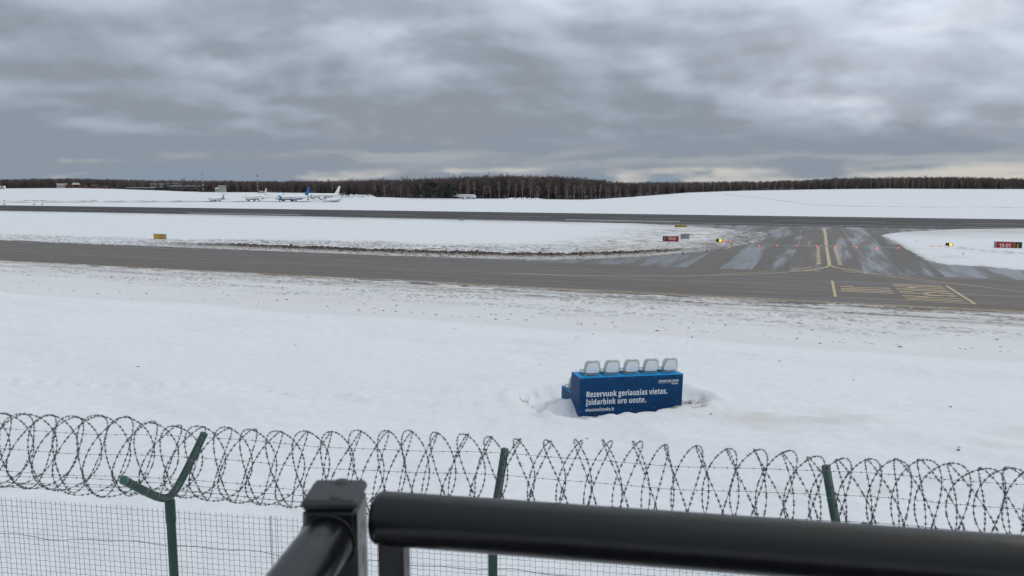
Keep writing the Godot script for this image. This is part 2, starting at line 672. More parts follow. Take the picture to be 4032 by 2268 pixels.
func right_island(u: float, v: float) -> Array:
	var un := curve([120.0, 129.0, 134.0, 135.0, 143.0, 162.0, 175.0, 194.0, 206.0, 211.0, 221.0, 240.0, 256.0], [60.0, 26.5, 21.0, 16.4, 15.2, 14.3, 14.0, 12.8, 12.4, 13.2, 17.0, 31.0, 60.0], v)
	var big := n_big.get_noise_2d(u * 0.6 + 900.0, v * 0.6)
	var mid := n_mid.get_noise_2d(u * 0.35 + 500.0, v * 0.5)
	var lump := n_lump.get_noise_2d(u * 0.6, v * 0.6 + 77.0)
	var row := n_streak.get_noise_2d(u * 0.05 + 40.0, v * 0.9)
	var d := minf(u - un, minf(v - 129.0 + maxf(0.0, (26.0 - u)) * 0.9, 252.0 - v)) + mid * 0.5
	var h := 0.20 * smoothstep(0.0, 2.5, d) + 0.04 * d * (1.0 - smoothstep(0.0, 1.0, d))
	h = clampf(h, -0.3, 0.6) + (big * 0.08 + mid * 0.03) * smoothstep(1.0, 6.0, d)
	var col := SNOW
	var edge := exp(-pow((d - 0.25) / 0.45, 2.0))
	col = col.lerp(EARTH * 2.4, edge * clampf(0.45 + lump, 0.0, 0.75))
	var blown := smoothstep(188.0, 232.0, v + big * 12.0)
	col = col.lerp(Vector3(0.53, 0.525, 0.52), blown * clampf(0.7 + row * 0.9, 0.0, 1.0))
	var track := smoothstep(17.0, 24.0, u) * exp(-pow((v - (170.0 - (u - 20.0) * 1.1) + mid * 4.0) / 4.5, 2.0))
	col = col.lerp(Vector3(0.40, 0.385, 0.37), track * smoothstep(-0.1, 0.3, lump) * 0.75)
	h += track * maxf(lump, 0.0) * 0.3
	var smear := smoothstep(-0.05, 0.35, mid + row * 0.5) * (1.0 - smoothstep(165.0, 185.0, v)) * (1.0 - smoothstep(4.0, 9.0, d))
	col = col.lerp(BEIGE * 0.92, smear * 0.6)
	return [h, col]


# far ground as it lies along each bearing: at the runway's far verge, at the parked aircraft, at the wood
func wood_distance(px: float) -> float:
	return soft([0.0, 1150.0, 1520.0, 2450.0, 3000.0, 4032.0], [1090.0, 1060.0, 810.0, 800.0, 900.0, 900.0], px)


func wood_foot(px: float) -> float:
	var y := curve([-900.0, 0.0, 300.0, 500.0, 800.0, 1010.0, 1240.0, 1470.0, 1620.0, 2000.0, 2300.0, 2480.0, 2700.0, 2900.0, 3200.0, 3500.0, 4032.0, 5200.0], [742.0, 742.0, 740.0, 745.0, 756.0, 757.0, 760.0, 775.0, 780.0, 782.0, 786.0, 776.0, 759.0, 751.5, 746.0, 743.0, 745.0, 748.0], px)
	return CAM_Y - (y - 724.0) / 3172.0 * wood_distance(px)


func wood_top(px: float) -> float:
	var y := curve([-900.0, 0.0, 150.0, 300.0, 450.0, 600.0, 750.0, 900.0, 1100.0, 1300.0, 1500.0, 1700.0, 1900.0, 2000.0, 2150.0, 2250.0, 2340.0, 2420.0, 2600.0, 2800.0, 3000.0, 3150.0, 3300.0, 3500.0, 3700.0, 3900.0, 4032.0, 5200.0], [708.0, 706.0, 703.0, 702.0, 706.0, 709.0, 711.0, 711.0, 713.0, 711.0, 706.0, 701.0, 693.0, 690.0, 692.0, 697.0, 706.0, 717.0, 716.0, 714.0, 713.0, 708.0, 700.0, 697.0, 695.0, 698.0, 703.0, 706.0], px)
	return CAM_Y - (y - 724.0) / 3172.0 * wood_distance(px)


func far_height(x: float, z: float) -> float:
	var depth := maxf(-z, 1.0)
	var px := 2016.0 + 3172.0 * x / depth
	var v := V_of(x, z)
	var apron := soft([0.0, 1500.0, 2300.0, 2900.0, 4032.0], [-3.0, -3.0, -2.4, 1.2, 4.0], px)
	var foot := wood_foot(px)
	var wd := wood_distance(px)
	var slope := clampf(x / depth, -0.8, 0.8)
	# depth at which this bearing leaves the runway's far verge
	var edge_depth := 313.0 / maxf(slope * sphi + cphi, 0.2)
	var t := clampf((depth - edge_depth) / (670.0 - edge_depth), 0.0, 1.0)
	var h := apron * t * t * (3.0 - 2.0 * t)
	var t2 := clampf((depth - 690.0) / (wd - 690.0), 0.0, 1.0)
	h = lerpf(h, foot, t2 * t2 * (3.0 - 2.0 * t2))
	h += maxf(depth - wd, 0.0) * 0.004
	if v < 318.0:
		h = lerpf(-0.2, h, smoothstep(307.0, 318.0, v))
	return h


func grid(nu: int, nv: int, at: Callable, material: Material, called: String, label: String, category: String) -> MeshInstance3D:
	var rows := []
	rows.resize(nv)
	var one := func(j: int):
		var rv := PackedVector3Array()
		var rc := PackedColorArray()
		rv.resize(nu)
		rc.resize(nu)
		for i in nu:
			var r: Array = at.call(float(i) / (nu - 1), float(j) / (nv - 1))
			rv[i] = r[0]
			rc[i] = Color(r[1].x, r[1].y, r[1].z)
		rows[j] = [rv, rc]
	WorkerThreadPool.wait_for_group_task_completion(WorkerThreadPool.add_group_task(one, nv))
	var v := PackedVector3Array()
	var c := PackedColorArray()
	var uv := PackedVector2Array()
	for j in nv:
		v.append_array(rows[j][0])
		c.append_array(rows[j][1])
	uv.resize(nu * nv)
	for k in nu * nv:
		uv[k] = Vector2(v[k].x, v[k].z)
	var n := PackedVector3Array()
	n.resize(nu * nv)
	var idx := PackedInt32Array()
	for j in nv:
		for i in nu:
			var a := v[j * nu + mini(i + 1, nu - 1)] - v[j * nu + maxi(i - 1, 0)]
			var b := v[mini(j + 1, nv - 1) * nu + i] - v[maxi(j - 1, 0) * nu + i]
			var nn := a.cross(b)
			if nn.y < 0.0:
				nn = -nn
			n[j * nu + i] = nn.normalized()
	var flip: bool = (v[1] - v[0]).cross(v[nu] - v[0]).y < 0.0
	for j in nv - 1:
		for i in nu - 1:
			var k := j * nu + i
			if flip:
				idx.append_array([k, k + 1, k + nu, k + 1, k + nu + 1, k + nu])
			else:
				idx.append_array([k, k + nu, k + 1, k + 1, k + nu, k + nu + 1])
	var arr := []
	arr.resize(Mesh.ARRAY_MAX)
	arr[Mesh.ARRAY_VERTEX] = v
	arr[Mesh.ARRAY_NORMAL] = n
	arr[Mesh.ARRAY_COLOR] = c
	arr[Mesh.ARRAY_TEX_UV] = uv
	arr[Mesh.ARRAY_INDEX] = idx
	var m := ArrayMesh.new()
	m.add_surface_from_arrays(Mesh.PRIMITIVE_TRIANGLES, arr)
	return structure(called, m, material, label, category)


func build_terrain() -> void:
	setup_noise(n_big, 3, 0.045, 3)
	setup_noise(n_mid, 8, 0.28, 4)
	setup_noise(n_fine, 12, 1.6, 3)
	setup_noise(n_lump, 21, 0.85, 3, 0.55)
	setup_noise(n_streak, 33, 0.5, 4, 0.55)
	var snow := mat(Color.WHITE, 0.85, 0.0, 0.25)
	snow.vertex_color_use_as_albedo = true
	snow.albedo_texture = noise_tex(7, 0.02, [[0.0, lin(0.9, 0.9, 0.905)], [0.5, lin(0.965, 0.965, 0.967)], [1.0, lin(1.0, 1.0, 1.0)]], 1024, 6)
	snow.uv1_scale = Vector3(0.11, 0.11, 0.11)
	snow.heightmap_enabled = true
	snow.heightmap_texture = noise_tex(9, 0.03, [[0.0, grey(0.0)], [1.0, grey(1.0)]], 1024, 6)
	snow.heightmap_scale = 0.45
	M.snow = snow
	# the bank between the fence and the taxiway
	grid(800, 340, func(s, t):
		var v: float = -14.0 + 106.0 * pow(t, 1.25)
		var u: float = lerpf(-1.5, 0.5, s) * (v + 27.0)
		var p := W(u, v)
		var r := near_ground(p.x, p.z)
		return [Vector3(p.x, r[0], p.z), r[1]], snow, "snow_bank_field", "snow covered bank sloping from the fence down to the taxiway", "snow field")
	grid(560, 210, func(s, t):
		var v: float = lerpf(115.0, 254.0, t)
		var u: float = lerpf(-1.75 * v - 20.0, -9.0, pow(s, 0.85))
		var r := left_island(u, v)
		return [W(u, v, r[0]), r[1]], snow, "snow_island", "snow covered infield between the taxiway and the runway, earth along its edge", "snow field")
	grid(240, 200, func(s, t):
		var v: float = lerpf(124.0, 256.0, t)
		var u: float = lerpf(9.0, 130.0, pow(s, 1.4))
		var r := right_island(u, v)
		return [W(u, v, r[0]), r[1]], snow, "snow_island", "clean snow infield with a pointed end beside the link taxiway", "snow field")
	grid(360, 130, func(s, t):
		var slope: float = lerpf(-1.05, 1.15, s)
		var edge: float = 306.0 / maxf(slope * sphi + cphi, 0.25)
		var depth: float = lerpf(edge, 1900.0, pow(t, 1.9))
		var x: float = slope * depth
		var z: float = -depth
		var h := far_height(x, z)
		var v := V_of(x, z)
		var u := U_of(x, z)
		var col := SNOW
		var mid := n_mid.get_noise_2d(u * 0.08, v * 0.12)
		var lump := n_lump.get_noise_2d(u * 0.2, v * 0.4)
		h += mid * 0.25 * smoothstep(325.0, 400.0, v)
		col = col.lerp(Vector3(0.20, 0.185, 0.17), (1.0 - smoothstep(312.5, 316.0, v + lump * 2.5)) * 0.85)
		var px := 2016.0 + 3172.0 * slope
		# vehicle track winding over the rise
		if px > 2850.0:
			var row: float = curve([2850.0, 3000.0, 3200.0, 3400.0, 3700.0, 4100.0], [765.0, 779.0, 806.0, 812.0, 815.0, 818.0], px)
			var here: float = 724.0 + (CAM_Y - h) / depth * 3172.0
			var off := absf(here - row - lump * 1.0)
			col = col.lerp(Vector3(0.42, 0.41, 0.41), (1.0 - smoothstep(0.6, 1.7, off)) * clampf(0.55 + lump, 0.0, 0.8))
		if depth > wood_distance(px) + 4.0:
			col = Vector3(0.10, 0.085, 0.075)
		return [Vector3(x, h, z), col], snow, "snow_field", "broad snow field rising from the runway to the woods", "snow field")
	var g := MB.new()
	g.quad(Vector3(-5000, -9, 3000), Vector3(5000, -9, 3000), Vector3(5000, -9, -6000), Vector3(-5000, -9, -6000))
	structure("ground", g.mesh(), mat(lin(SNOW.x, SNOW.y, SNOW.z), 0.9), "snow covered ground running out to the horizon", "ground")


# ---------------------------------------------------------------- pavement and paint
func sheet(u0: float, u1: float, v0: float, v1: float, y: float, nu := 1, nv := 1) -> ArrayMesh:
	var b := MB.new()
	b.has_uv = true
	for j in nv + 1:
		for i in nu + 1:
			var u := lerpf(u0, u1, float(i) / nu)
			var v := lerpf(v0, v1, float(j) / nv)
			b.put(W(u, v, y), Vector3.UP, Vector2(u, v))
	for j in nv:
		for i in nu:
			var k := j * (nu + 1) + i
			b.i.append_array([k, k + nu + 1, k + 1, k + 1, k + nu + 1, k + nu + 2])
	return b.mesh()


# a painted ribbon on the pavement along points [u, v, half width across]
func ribbon(pts: Array, y: float, wide := 0.0) -> ArrayMesh:
	var b := MB.new()
	var count := pts.size()
	for k in count:
		var p := Vector2(pts[k][0], pts[k][1])
		var a := Vector2(pts[maxi(k - 1, 0)][0], pts[maxi(k - 1, 0)][1])
		var e := Vector2(pts[mini(k + 1, count - 1)][0], pts[mini(k + 1, count - 1)][1])
		var d := (e - a).normalized()
		var s := Vector2(-d.y, d.x)
		var w: float = wide if wide > 0.0 else pts[k][2]
		var l := p + s * w
		var r := p - s * w
		b.put(W(l.x, l.y, y), Vector3.UP)
		b.put(W(r.x, r.y, y), Vector3.UP)
	for k in count - 1:
		b.i.append_array([2 * k, 2 * k + 2, 2 * k + 1, 2 * k + 1, 2 * k + 2, 2 * k + 3])
	return b.mesh()


func asphalt(nseed: int, scale: Vector3, dry: Vector3, wet: Vector3, cut: float, width: float, r_dry := 0.62, r_wet := 0.16, spec := 0.5, oct := 7) -> StandardMaterial3D:
	var m := mat(Color.WHITE, 1.0, 0.0, spec)
	var mixd := dry.lerp(wet, 0.35)
	m.albedo_texture = noise_tex(nseed, 0.006, [[0.0, lin(wet.x, wet.y, wet.z)], [cut, lin(wet.x, wet.y, wet.z)], [cut + width, lin(mixd.x, mixd.y, mixd.z)], [0.75, lin(dry.x, dry.y, dry.z)], [1.0, lin(dry.x * 1.25, dry.y * 1.25, dry.z * 1.25)]], 1024, oct)
	m.roughness_texture = noise_tex(nseed, 0.006, [[0.0, grey(r_wet)], [cut, grey(r_wet)], [cut + width, grey(r_dry * 0.8)], [0.8, grey(r_dry)], [1.0, grey(r_dry + 0.1)]], 1024, oct)
	m.uv1_scale = scale
	return m


func build_pavement() -> void:
	var taxi_m := asphalt(51, Vector3(1.0 / 130.0, 1.0 / 16.0, 1), Vector3(0.152, 0.128, 0.110), Vector3(0.112, 0.099, 0.089), 0.25, 0.3, 0.85, 0.5, 0.36)
	var link_m := asphalt(64, Vector3(1.0 / 24.0, 1.0 / 220.0, 1), Vector3(0.126, 0.110, 0.097), Vector3(0.070, 0.068, 0.068), 0.32, 0.28, 0.74, 0.19, 0.5, 5)
	var run_m := asphalt(77, Vector3(1.0 / 160.0, 1.0 / 26.0, 1), Vector3(0.052, 0.051, 0.050), Vector3(0.040, 0.040, 0.041), 0.34, 0.2, 0.95, 0.7, 0.34)
	var taxi := structure("taxiway", sheet(-900, 400, 80, 116.5, 0.0, 40, 4), taxi_m, "grey brown asphalt taxiway crossing in front of the snow infield", "taxiway")
	var link := structure("link_taxiway", sheet(-900, 400, 116.5, 243.0, -0.03, 40, 10), taxi_m, "wet asphalt link taxiway with puddles leading to the runway", "taxiway")
	# laid in lanes, each paved and worn on its own
	var lane_m := [link_m,
		asphalt(65, Vector3(1.0 / 27.0, 1.0 / 420.0, 1), Vector3(0.106, 0.094, 0.084), Vector3(0.074, 0.071, 0.070), 0.20, 0.22, 0.74, 0.2, 0.45, 4),
		asphalt(66, Vector3(1.0 / 25.0, 1.0 / 460.0, 1), Vector3(0.138, 0.119, 0.104), Vector3(0.090, 0.084, 0.080), 0.18, 0.24, 0.78, 0.22, 0.42, 4),
		asphalt(67, Vector3(1.0 / 30.0, 1.0 / 380.0, 1), Vector3(0.118, 0.105, 0.096), Vector3(0.066, 0.065, 0.066), 0.32, 0.28, 0.72, 0.19, 0.5, 5)]
	var edges := [-420.0, -60.0, -33.0, -24.0, -18.5, -13.9, -9.4, -4.6, 0.2, 5.1, 10.0, 14.8, 20.0, 27.0, 60.0, 300.0]
	var pick := [2, 3, 0, 3, 2, 3, 1, 2, 2, 3, 1, 3, 0, 3, 2]
	for k in edges.size() - 1:
		obj("asphalt_lane", sheet(edges[k] + 0.02, edges[k + 1] - 0.02, 116.53, 242.97, 0.0, 2, 6), lane_m[pick[k]], link)
	var run := structure("runway", sheet(-1600, 900, 243.0, 318.0, 0.0, 60, 6), run_m, "dark asphalt runway running across behind the snow infield", "runway")
	var yellow := mat(lin(0.60, 0.455, 0.285), 0.7)
	yellow.albedo_texture = noise_tex(5, 0.03, [[0.0, grey(0.72)], [0.45, grey(0.93)], [1.0, grey(1.0)]], 512, 5)
	yellow.uv1_triplanar = true
	yellow.uv1_world_triplanar = true
	yellow.uv1_scale = Vector3.ONE * 0.15
	var white := mat(lin(0.55, 0.56, 0.57), 0.6)
	var worn := mat(lin(0.27, 0.255, 0.23), 0.6)
	var dark := mat(lin(0.028, 0.028, 0.03), 0.5)
	var pale := mat(lin(0.16, 0.16, 0.165), 0.5)
	var y := 0.005
	for v in [86.75, 87.45]:
		obj("edge_line", ribbon([[-400, v], [-200, v], [200, v]], y, 0.11), yellow, taxi)
	obj("centre_line", ribbon([[-400, 101.6], [-120, 100.9], [-40, 100.0], [0.9, 99.2]], y, 0.11), worn, taxi)
	obj("centre_line", ribbon([[14.2, 98.7], [60, 98.2], [200, 98.0]], y, 0.11), worn, taxi)
	# the painted box with lettering, stretched along the taxiway
	obj("marking_bar", ribbon([[1.1, 106.8], [1.35, 91.5]], y, 0.15), yellow, taxi)
	obj("marking_bar", ribbon([[13.7, 106.5], [14.4, 91.0]], y, 0.16), yellow, taxi)
	obj("marking_line", ribbon([[1.3, 106.8], [13.5, 106.5]], y, 0.09), worn, taxi)
	obj("marking_line", ribbon([[1.6, 91.55], [14.2, 91.1]], y, 0.10), yellow, taxi)
	var strokes := [
		[[1.9, 101.15, 0.25], [3.4, 101.6, 0.3]],
		[[2.0, 99.15, 0.25], [2.8, 99.65, 0.25], [4.7, 100.95, 0.25], [6.3, 101.15, 0.25], [6.65, 101.3, 0.4], [7.3, 101.05, 0.25]],
		[[2.0, 98.25, 0.15], [4.6, 99.4, 0.3], [7.3, 99.25, 0.25]],
		[[2.0, 97.8, 0.2], [7.35, 97.95, 0.25]],
		[[2.0, 96.65, 0.25], [7.4, 96.6, 0.2]],
		[[7.8, 105.8, 0.3], [13.15, 105.45, 0.25]],
		[[7.9, 104.65, 0.25], [13.15, 104.35, 0.25]],
		[[7.9, 103.4, 0.2], [9.3, 103.15, 0.25], [9.45, 103.05, 0.55], [10.05, 103.05, 0.55], [10.15, 102.95, 0.25], [13.2, 102.85, 0.25]],
		[[7.9, 101.55, 0.25], [13.25, 101.15, 0.25]],
		[[7.95, 100.5, 0.2], [13.3, 100.35, 0.25]],
		[[8.05, 98.6, 0.4], [9.55, 98.95, 0.25]],
		[[8.1, 97.3, 0.2], [10.45, 97.75, 0.25], [11.15, 98.75, 0.35], [12.05, 99.0, 0.2], [12.55, 98.65, 0.35], [13.45, 98.4, 0.3]],
		[[10.45, 97.05, 0.25], [10.75, 96.6, 0.5], [11.25, 96.4, 0.4], [12.7, 96.8, 0.2], [12.85, 96.7, 0.5], [13.45, 96.55, 0.45]],
		[[8.1, 95.35, 0.25], [9.6, 95.1, 0.2], [9.7, 94.85, 0.45], [10.45, 94.75, 0.45], [10.55, 94.65, 0.25], [13.6, 94.5, 0.2]],
		[[8.1, 93.95, 0.15], [9.6, 94.25, 0.15]],
		[[8.2, 93.2, 0.2], [13.65, 92.95, 0.25]],
		[[8.2, 92.2, 0.2], [13.75, 91.95, 0.15]]]
	var k := 0
	for s in strokes:
		k += 1
		obj("painted_letter_stroke", ribbon(s, y + 0.004 + 0.0008 * k), yellow, taxi)
	# joints and seams
	for a in [[[-300, 111.5], [-60, 111.3], [23, 112.6], [120, 113.0]], [[-300, 95.4], [-80, 95.3], [60, 95.2]], [[-300, 91.2], [-60, 91.0], [-4, 90.8], [60, 90.6]], [[-120, 116.4], [30, 116.4], [60, 116.4]]]:
		obj("pavement_joint", ribbon(a, y - 0.001, 0.10), dark, taxi)
	for a in [[[-300, 104.9], [-80, 104.8], [-2, 104.6]], [[-200, 108.8], [0, 108.5], [30, 108.8], [100, 108.8]]]:
		obj("pavement_joint", ribbon(a, y - 0.001, 0.08), pale, taxi)
	for a in [[[-4.3, 117.0], [-4.8, 232.0]], [[-9.5, 134.0], [-9.3, 229.0]], [[-20, 131], [-9.4, 129]]]:
		obj("pavement_joint", ribbon(a, y - 0.001, 0.09), dark, link)
	for a in [[[6.3, 122.0], [5.3, 180.0], [4.2, 236.0]], [[16.5, 117.0], [15.1, 143.0]], [[10.5, 150], [9.6, 220]]]:
		obj("pavement_joint", ribbon(a, y - 0.001, 0.09), pale, link)
	# link centre line with its black-free broken side rows
	obj("centre_line", ribbon([[-0.35, 235.0], [0.1, 200.0], [0.35, 168.2]], y, 0.30), yellow, link)
	obj("centre_line", ribbon([[0.35, 165.4], [0.6, 145.0], [0.85, 127.0]], y, 0.26), yellow, link)
	for side in [-1.0, 1.0]:
		for q in 9:
			var v := 128.6 + q * 4.1
			var uc: float = 0.85 - (v - 127.0) * 0.013 + side * 1.5
			obj("broken_line", ribbon([[uc, v], [uc - 0.03, v + 2.6]], y, 0.28), yellow, link)
	obj("stop_bar_line", ribbon([[-11.2, 165.4], [0.3, 166.6], [13.6, 167.4]], y + 0.002, 0.42), worn, link)
	obj("stop_bar_line", ribbon([[-3.2, 166.3], [0.3, 166.6], [2.0, 166.7]], y + 0.005, 0.5), yellow, link)
	obj("lead_line", ribbon([[0.85, 127.0], [0.35, 124.0], [-0.6, 121.6], [-1.9, 119.1], [-3.6, 116.55]], y, 0.22), yellow, link)
	obj("lead_line", ribbon([[-3.6, 116.45], [-7.6, 111.9], [-13.7, 107.2], [-22.8, 102.6], [-32.0, 100.6], [-40.0, 100.0]], y + 0.002, 0.17), yellow, taxi)
	obj("lead_line", ribbon([[0.85, 127.0], [1.5, 124.6], [3.0, 121.6], [4.8, 119.0], [6.9, 116.55]], y, 0.22), yellow, link)
	obj("lead_line", ribbon([[6.9, 116.45], [10.8, 113.0], [13.6, 110.2], [17.1, 107.0], [21.0, 103.6], [30.0, 100.0]], y + 0.002, 0.14), yellow, taxi)
	for a in [[[-1.5, 123.8], [-2.7, 121.2], [-4.4, 118.4]], [[-0.9, 119.6], [-2.4, 117.2]], [[3.3, 123.9], [4.6, 121.6], [6.4, 119.2]], [[2.6, 119.4], [4.4, 117.4]]]:
		obj("broken_line", ribbon(a, y, 0.13), yellow, link)
	for a in [[[-6.0, 115.9], [-9.8, 112.2], [-13.8, 109.0]], [[7.8, 114.0], [10.5, 111.4], [13.0, 108.6]]]:
		obj("broken_line", ribbon(a, y + 0.002, 0.11), yellow, taxi)
	obj("lead_line", ribbon([[-0.35, 235.0], [-1.3, 239.6], [-2.8, 242.9]], y, 0.22), worn, link)
	obj("lead_line", ribbon([[-2.8, 243.1], [-6.0, 247.5], [-14.0, 254.0], [-30.0, 262.0]], y + 0.002, 0.2), worn, run)
	obj("lead_line", ribbon([[-0.35, 235.0], [0.5, 239.6], [1.8, 242.9]], y, 0.22), worn, link)
	obj("lead_line", ribbon([[1.8, 243.1], [4.8, 251.6], [15.5, 266.0], [35.0, 276.0]], y + 0.002, 0.2), worn, run)
	# runway paint
	obj("edge_line", ribbon([[-1200, 255.0], [-300, 252.0], [-60, 250.8], [0, 251.6], [60, 256.0], [120, 258.0]], y, 0.40), white, run)
	obj("edge_line", ribbon([[-1200, 306.0], [-100, 304.5], [60, 309.5], [200, 310]], y, 0.3), mat(lin(0.3, 0.3, 0.31), 0.6), run)
	# centre line dashes and touchdown bars, placed as they show
	for a in [[-82.0, 259.0, 24.0, 1.3], [-248.0, 262.0, 36.0, 1.3]]:
		obj("touchdown_bar", ribbon([[a[0], a[1]], [a[0] + a[2] * 1.6, a[1] - 0.6]], y, a[3]), white, run)
	for q in 14:
		var u0 := -520.0 + q * 56.0
		obj("centre_dash", ribbon([[u0, 279.5], [u0 + 34.0, 279.5]], y, 0.42), mat(lin(0.36, 0.36, 0.37), 0.6), run)
	for q in 8:
		var u0 := -260.0 + q * 46.0
		obj("side_stripe", ribbon([[u0, 268.0], [u0 + 30.0, 268.0]], y, 0.25), mat(lin(0.2, 0.2, 0.205), 0.6), run)


# ---------------------------------------------------------------- seat stand
func text_mesh(words: String, size: float, bold := true, depth := 0.006) -> TextMesh:
	var f := SystemFont.new()
	f.font_names = PackedStringArray(["Droid Sans"])
	f.font_weight = 700 if bold else 400
	var t := TextMesh.new()
	t.font = f
	t.text = words
	t.font_size = 64
	t.pixel_size = size / 64.0
	t.depth = depth
	t.horizontal_alignment = HORIZONTAL_ALIGNMENT_LEFT
	t.vertical_alignment = VERTICAL_ALIGNMENT_BOTTOM
	t.curve_step = 1.0
	return t


func put_text(parent: Node3D, called: String, words: String, size: float, at: Vector3, m: Material, squeeze := 1.0, turn := 0.0) -> MeshInstance3D:
	var o := obj(called, text_mesh(words, size), m, parent)
	o.position = at
	o.rotation.y = turn
	o.scale = Vector3(squeeze, 1.0, 1.0)
	return o


# a moulded bucket seat: profile from the front lip over the pan and up the back, swept across with raised sides
func seat_shell(thick: float, inset: float) -> ArrayMesh:
	var prof := [[-0.235, 0.055], [-0.225, 0.040], [-0.15, 0.028], [0.0, 0.022], [0.10, 0.026], [0.155, 0.050], [0.180, 0.10], [0.197, 0.18], [0.212, 0.27], [0.224, 0.335], [0.232, 0.372], [0.236, 0.385]]
	var wide := [0.205, 0.215, 0.225, 0.228, 0.228, 0.226, 0.222, 0.216, 0.206, 0.190, 0.160, 0.120]
	var b := MB.new()
	var rings := []
	for k in prof.size():
		var p: Array = prof[k]
		var q: Array = prof[mini(k + 1, prof.size() - 1)]
		var o: Array = prof[maxi(k - 1, 0)]
		var d := Vector2(q[0] - o[0], q[1] - o[1]).normalized()
		var nn := Vector2(-d.y, d.x)
		var w: float = wide[k] - inset
		var r := PackedVector3Array()
		for side in 2:
			for j in 9:
				var t := (j - 4) / 4.0 if side == 0 else (4 - j) / 4.0
				var lift: float = 0.035 * pow(absf(t), 4.0)
				var off: float = lift + (thick if side == 0 else 0.0)
				r.append(Vector3(w * t, p[1] + nn.y * off, p[0] + nn.x * off))
		rings.append(r)
	b.loft(rings, true)
	return b.mesh()


func build_stand() -> void:
	var z := Vector3(0.25, 0, 0.968).normalized()
	var yv := z.cross(stand_x).normalized()
	var root := thing("seat_stand", "dark blue stand with two rows of white bucket seats, white lettering on its back", "seating stand", STAND_AT)
	root.basis = Basis(stand_x, yv, stand_x.cross(yv))
	var navy := mat(lin(0.0035, 0.056, 0.163), 0.5, 0.0, 0.30)
	navy.albedo_texture = noise_tex(15, 0.012, [[0.0, grey(0.86)], [0.5, grey(0.97)], [1.0, grey(1.0)]], 256, 5)
	navy.uv1_triplanar = true
	navy.uv1_scale = Vector3.ONE * 0.7
	var cyan := mat(lin(0.001, 0.265, 0.58), 0.5, 0.0, 0.4)
	var white := mat(lin(0.78, 0.80, 0.82), 0.5)
	var shell := mat(lin(0.62, 0.66, 0.66), 0.38)
	shell.albedo_texture = noise_tex(19, 0.02, [[0.0, Color(0.78, 0.77, 0.72)], [0.4, Color(0.95, 0.95, 0.93)], [1.0, Color(1, 1, 1)]], 256, 5)
	shell.uv1_triplanar = true
	shell.uv1_scale = Vector3.ONE * 2.5
	var grime := mat(lin(0.27, 0.26, 0.235), 0.8)
	var L := 2.93
	# back board towards the fence, end boards, treads
	var b := MB.new()
	b.box(Transform3D(Basis(), Vector3(L / 2, 0.34, -0.012)), Vector3(L, 1.18, 0.024), 0.004)
	var front := obj("back_board", b.mesh(), navy, root)
	for x in [0.0, L - 0.024]:
		b = MB.new()
		var poly := PackedVector2Array([Vector2(0.025, -0.25), Vector2(1.48, -0.25), Vector2(1.48, 0.36), Vector2(0.70, 0.36), Vector2(0.70, 0.93), Vector2(0.025, 0.93)])
		b.prism(Transform3D(Basis(Vector3(0, 0, -1), Vector3(0, 1, 0), Vector3(1, 0, 0)), Vector3(x, 0, 0)), poly, 0.024)
		obj("end_board", b.mesh(), navy, root)
	b = MB.new()
	b.box(Transform3D(Basis(), Vector3(L / 2, 0.942, -0.35)), Vector3(L, 0.022, 0.70), 0.004)
	obj("upper_tread", b.mesh(), cyan, root)
	b = MB.new()
	b.box(Transform3D(Basis(), Vector3(L / 2, 0.372, -1.09)), Vector3(L, 0.022, 0.78), 0.004)
	obj("lower_tread", b.mesh(), cyan, root)
	b = MB.new()
	b.box(Transform3D(Basis(), Vector3(L / 2, 0.645, -0.688)), Vector3(L - 0.05, 0.565, 0.02))
	obj("riser", b.mesh(), navy, root)
	b = MB.new()
	b.box(Transform3D(Basis(), Vector3(L / 2, 0.06, -1.492)), Vector3(L, 0.62, 0.02), 0.003)
	obj("front_board", b.mesh(), cyan, root)
	# light blue corner flash on the end board
	b = MB.new()
	b.prism(Transform3D(Basis(Vector3(0, 0, -1), Vector3(0, 1, 0), Vector3(1, 0, 0)), Vector3(-0.004, 0, 0)), PackedVector2Array([Vector2(1.22, -0.25), Vector2(1.48, -0.25), Vector2(1.48, 0.17)]), 0.004)
	obj("corner_flash", b.mesh(), cyan, root)
	# seats, bolted to the treads and facing the runway
	var outer := seat_shell(0.014, 0.0)
	for row in 2:
		for k in 5:
			var s := obj("seat", outer, shell, root)
			s.position = Vector3((0.40 if row == 0 else 0.24) + k * 0.557, 0.953 if row == 0 else 0.383, -0.385 if row == 0 else -1.10)
			s.scale = Vector3(1.07, 1.03, 1.05)
			b = MB.new()
			b.box(Transform3D(Basis(), Vector3(0, 0.014, -0.02)), Vector3(0.36, 0.028, 0.33), 0.006)
			obj("seat_base", b.mesh(), shell, s)
			# recessed panel in the moulded back, with its grimy groove
			b = MB.new()
			var rim := []
			for e in 2:
				var r := PackedVector3Array()
				for j in 28:
					var t := TAU * j / 28.0
					var cx := signf(cos(t)) * pow(absf(cos(t)), 0.5)
					var cy := signf(sin(t)) * pow(absf(sin(t)), 0.5)
					var yy := 0.205 + cy * 0.145
					var w := 0.165 - 0.030 * cy
					var zz := 0.2015 + (yy - 0.205) * 0.17
					r.append(Vector3(cx * w, yy, zz + 0.012 * e + 0.035 * pow(absf(cx * w) / 0.22, 4.0) * -0.2))
				rim.append(r)
			b.loft(rim, true)
			obj("back_panel", b.mesh(), white, s)
			b = MB.new()
			var loop := []
			for j in 29:
				var t := TAU * j / 28.0
				var cx := signf(cos(t)) * pow(absf(cos(t)), 0.5)
				var cy := signf(sin(t)) * pow(absf(sin(t)), 0.5)
				var yy := 0.205 + cy * 0.148
				loop.append(Vector3(cx * (0.168 - 0.030 * cy), yy, 0.2055 + (yy - 0.205) * 0.17))
			b.tube(loop, [0.0045], 5, false)
			obj("groove_grime", b.mesh(), grime, s)
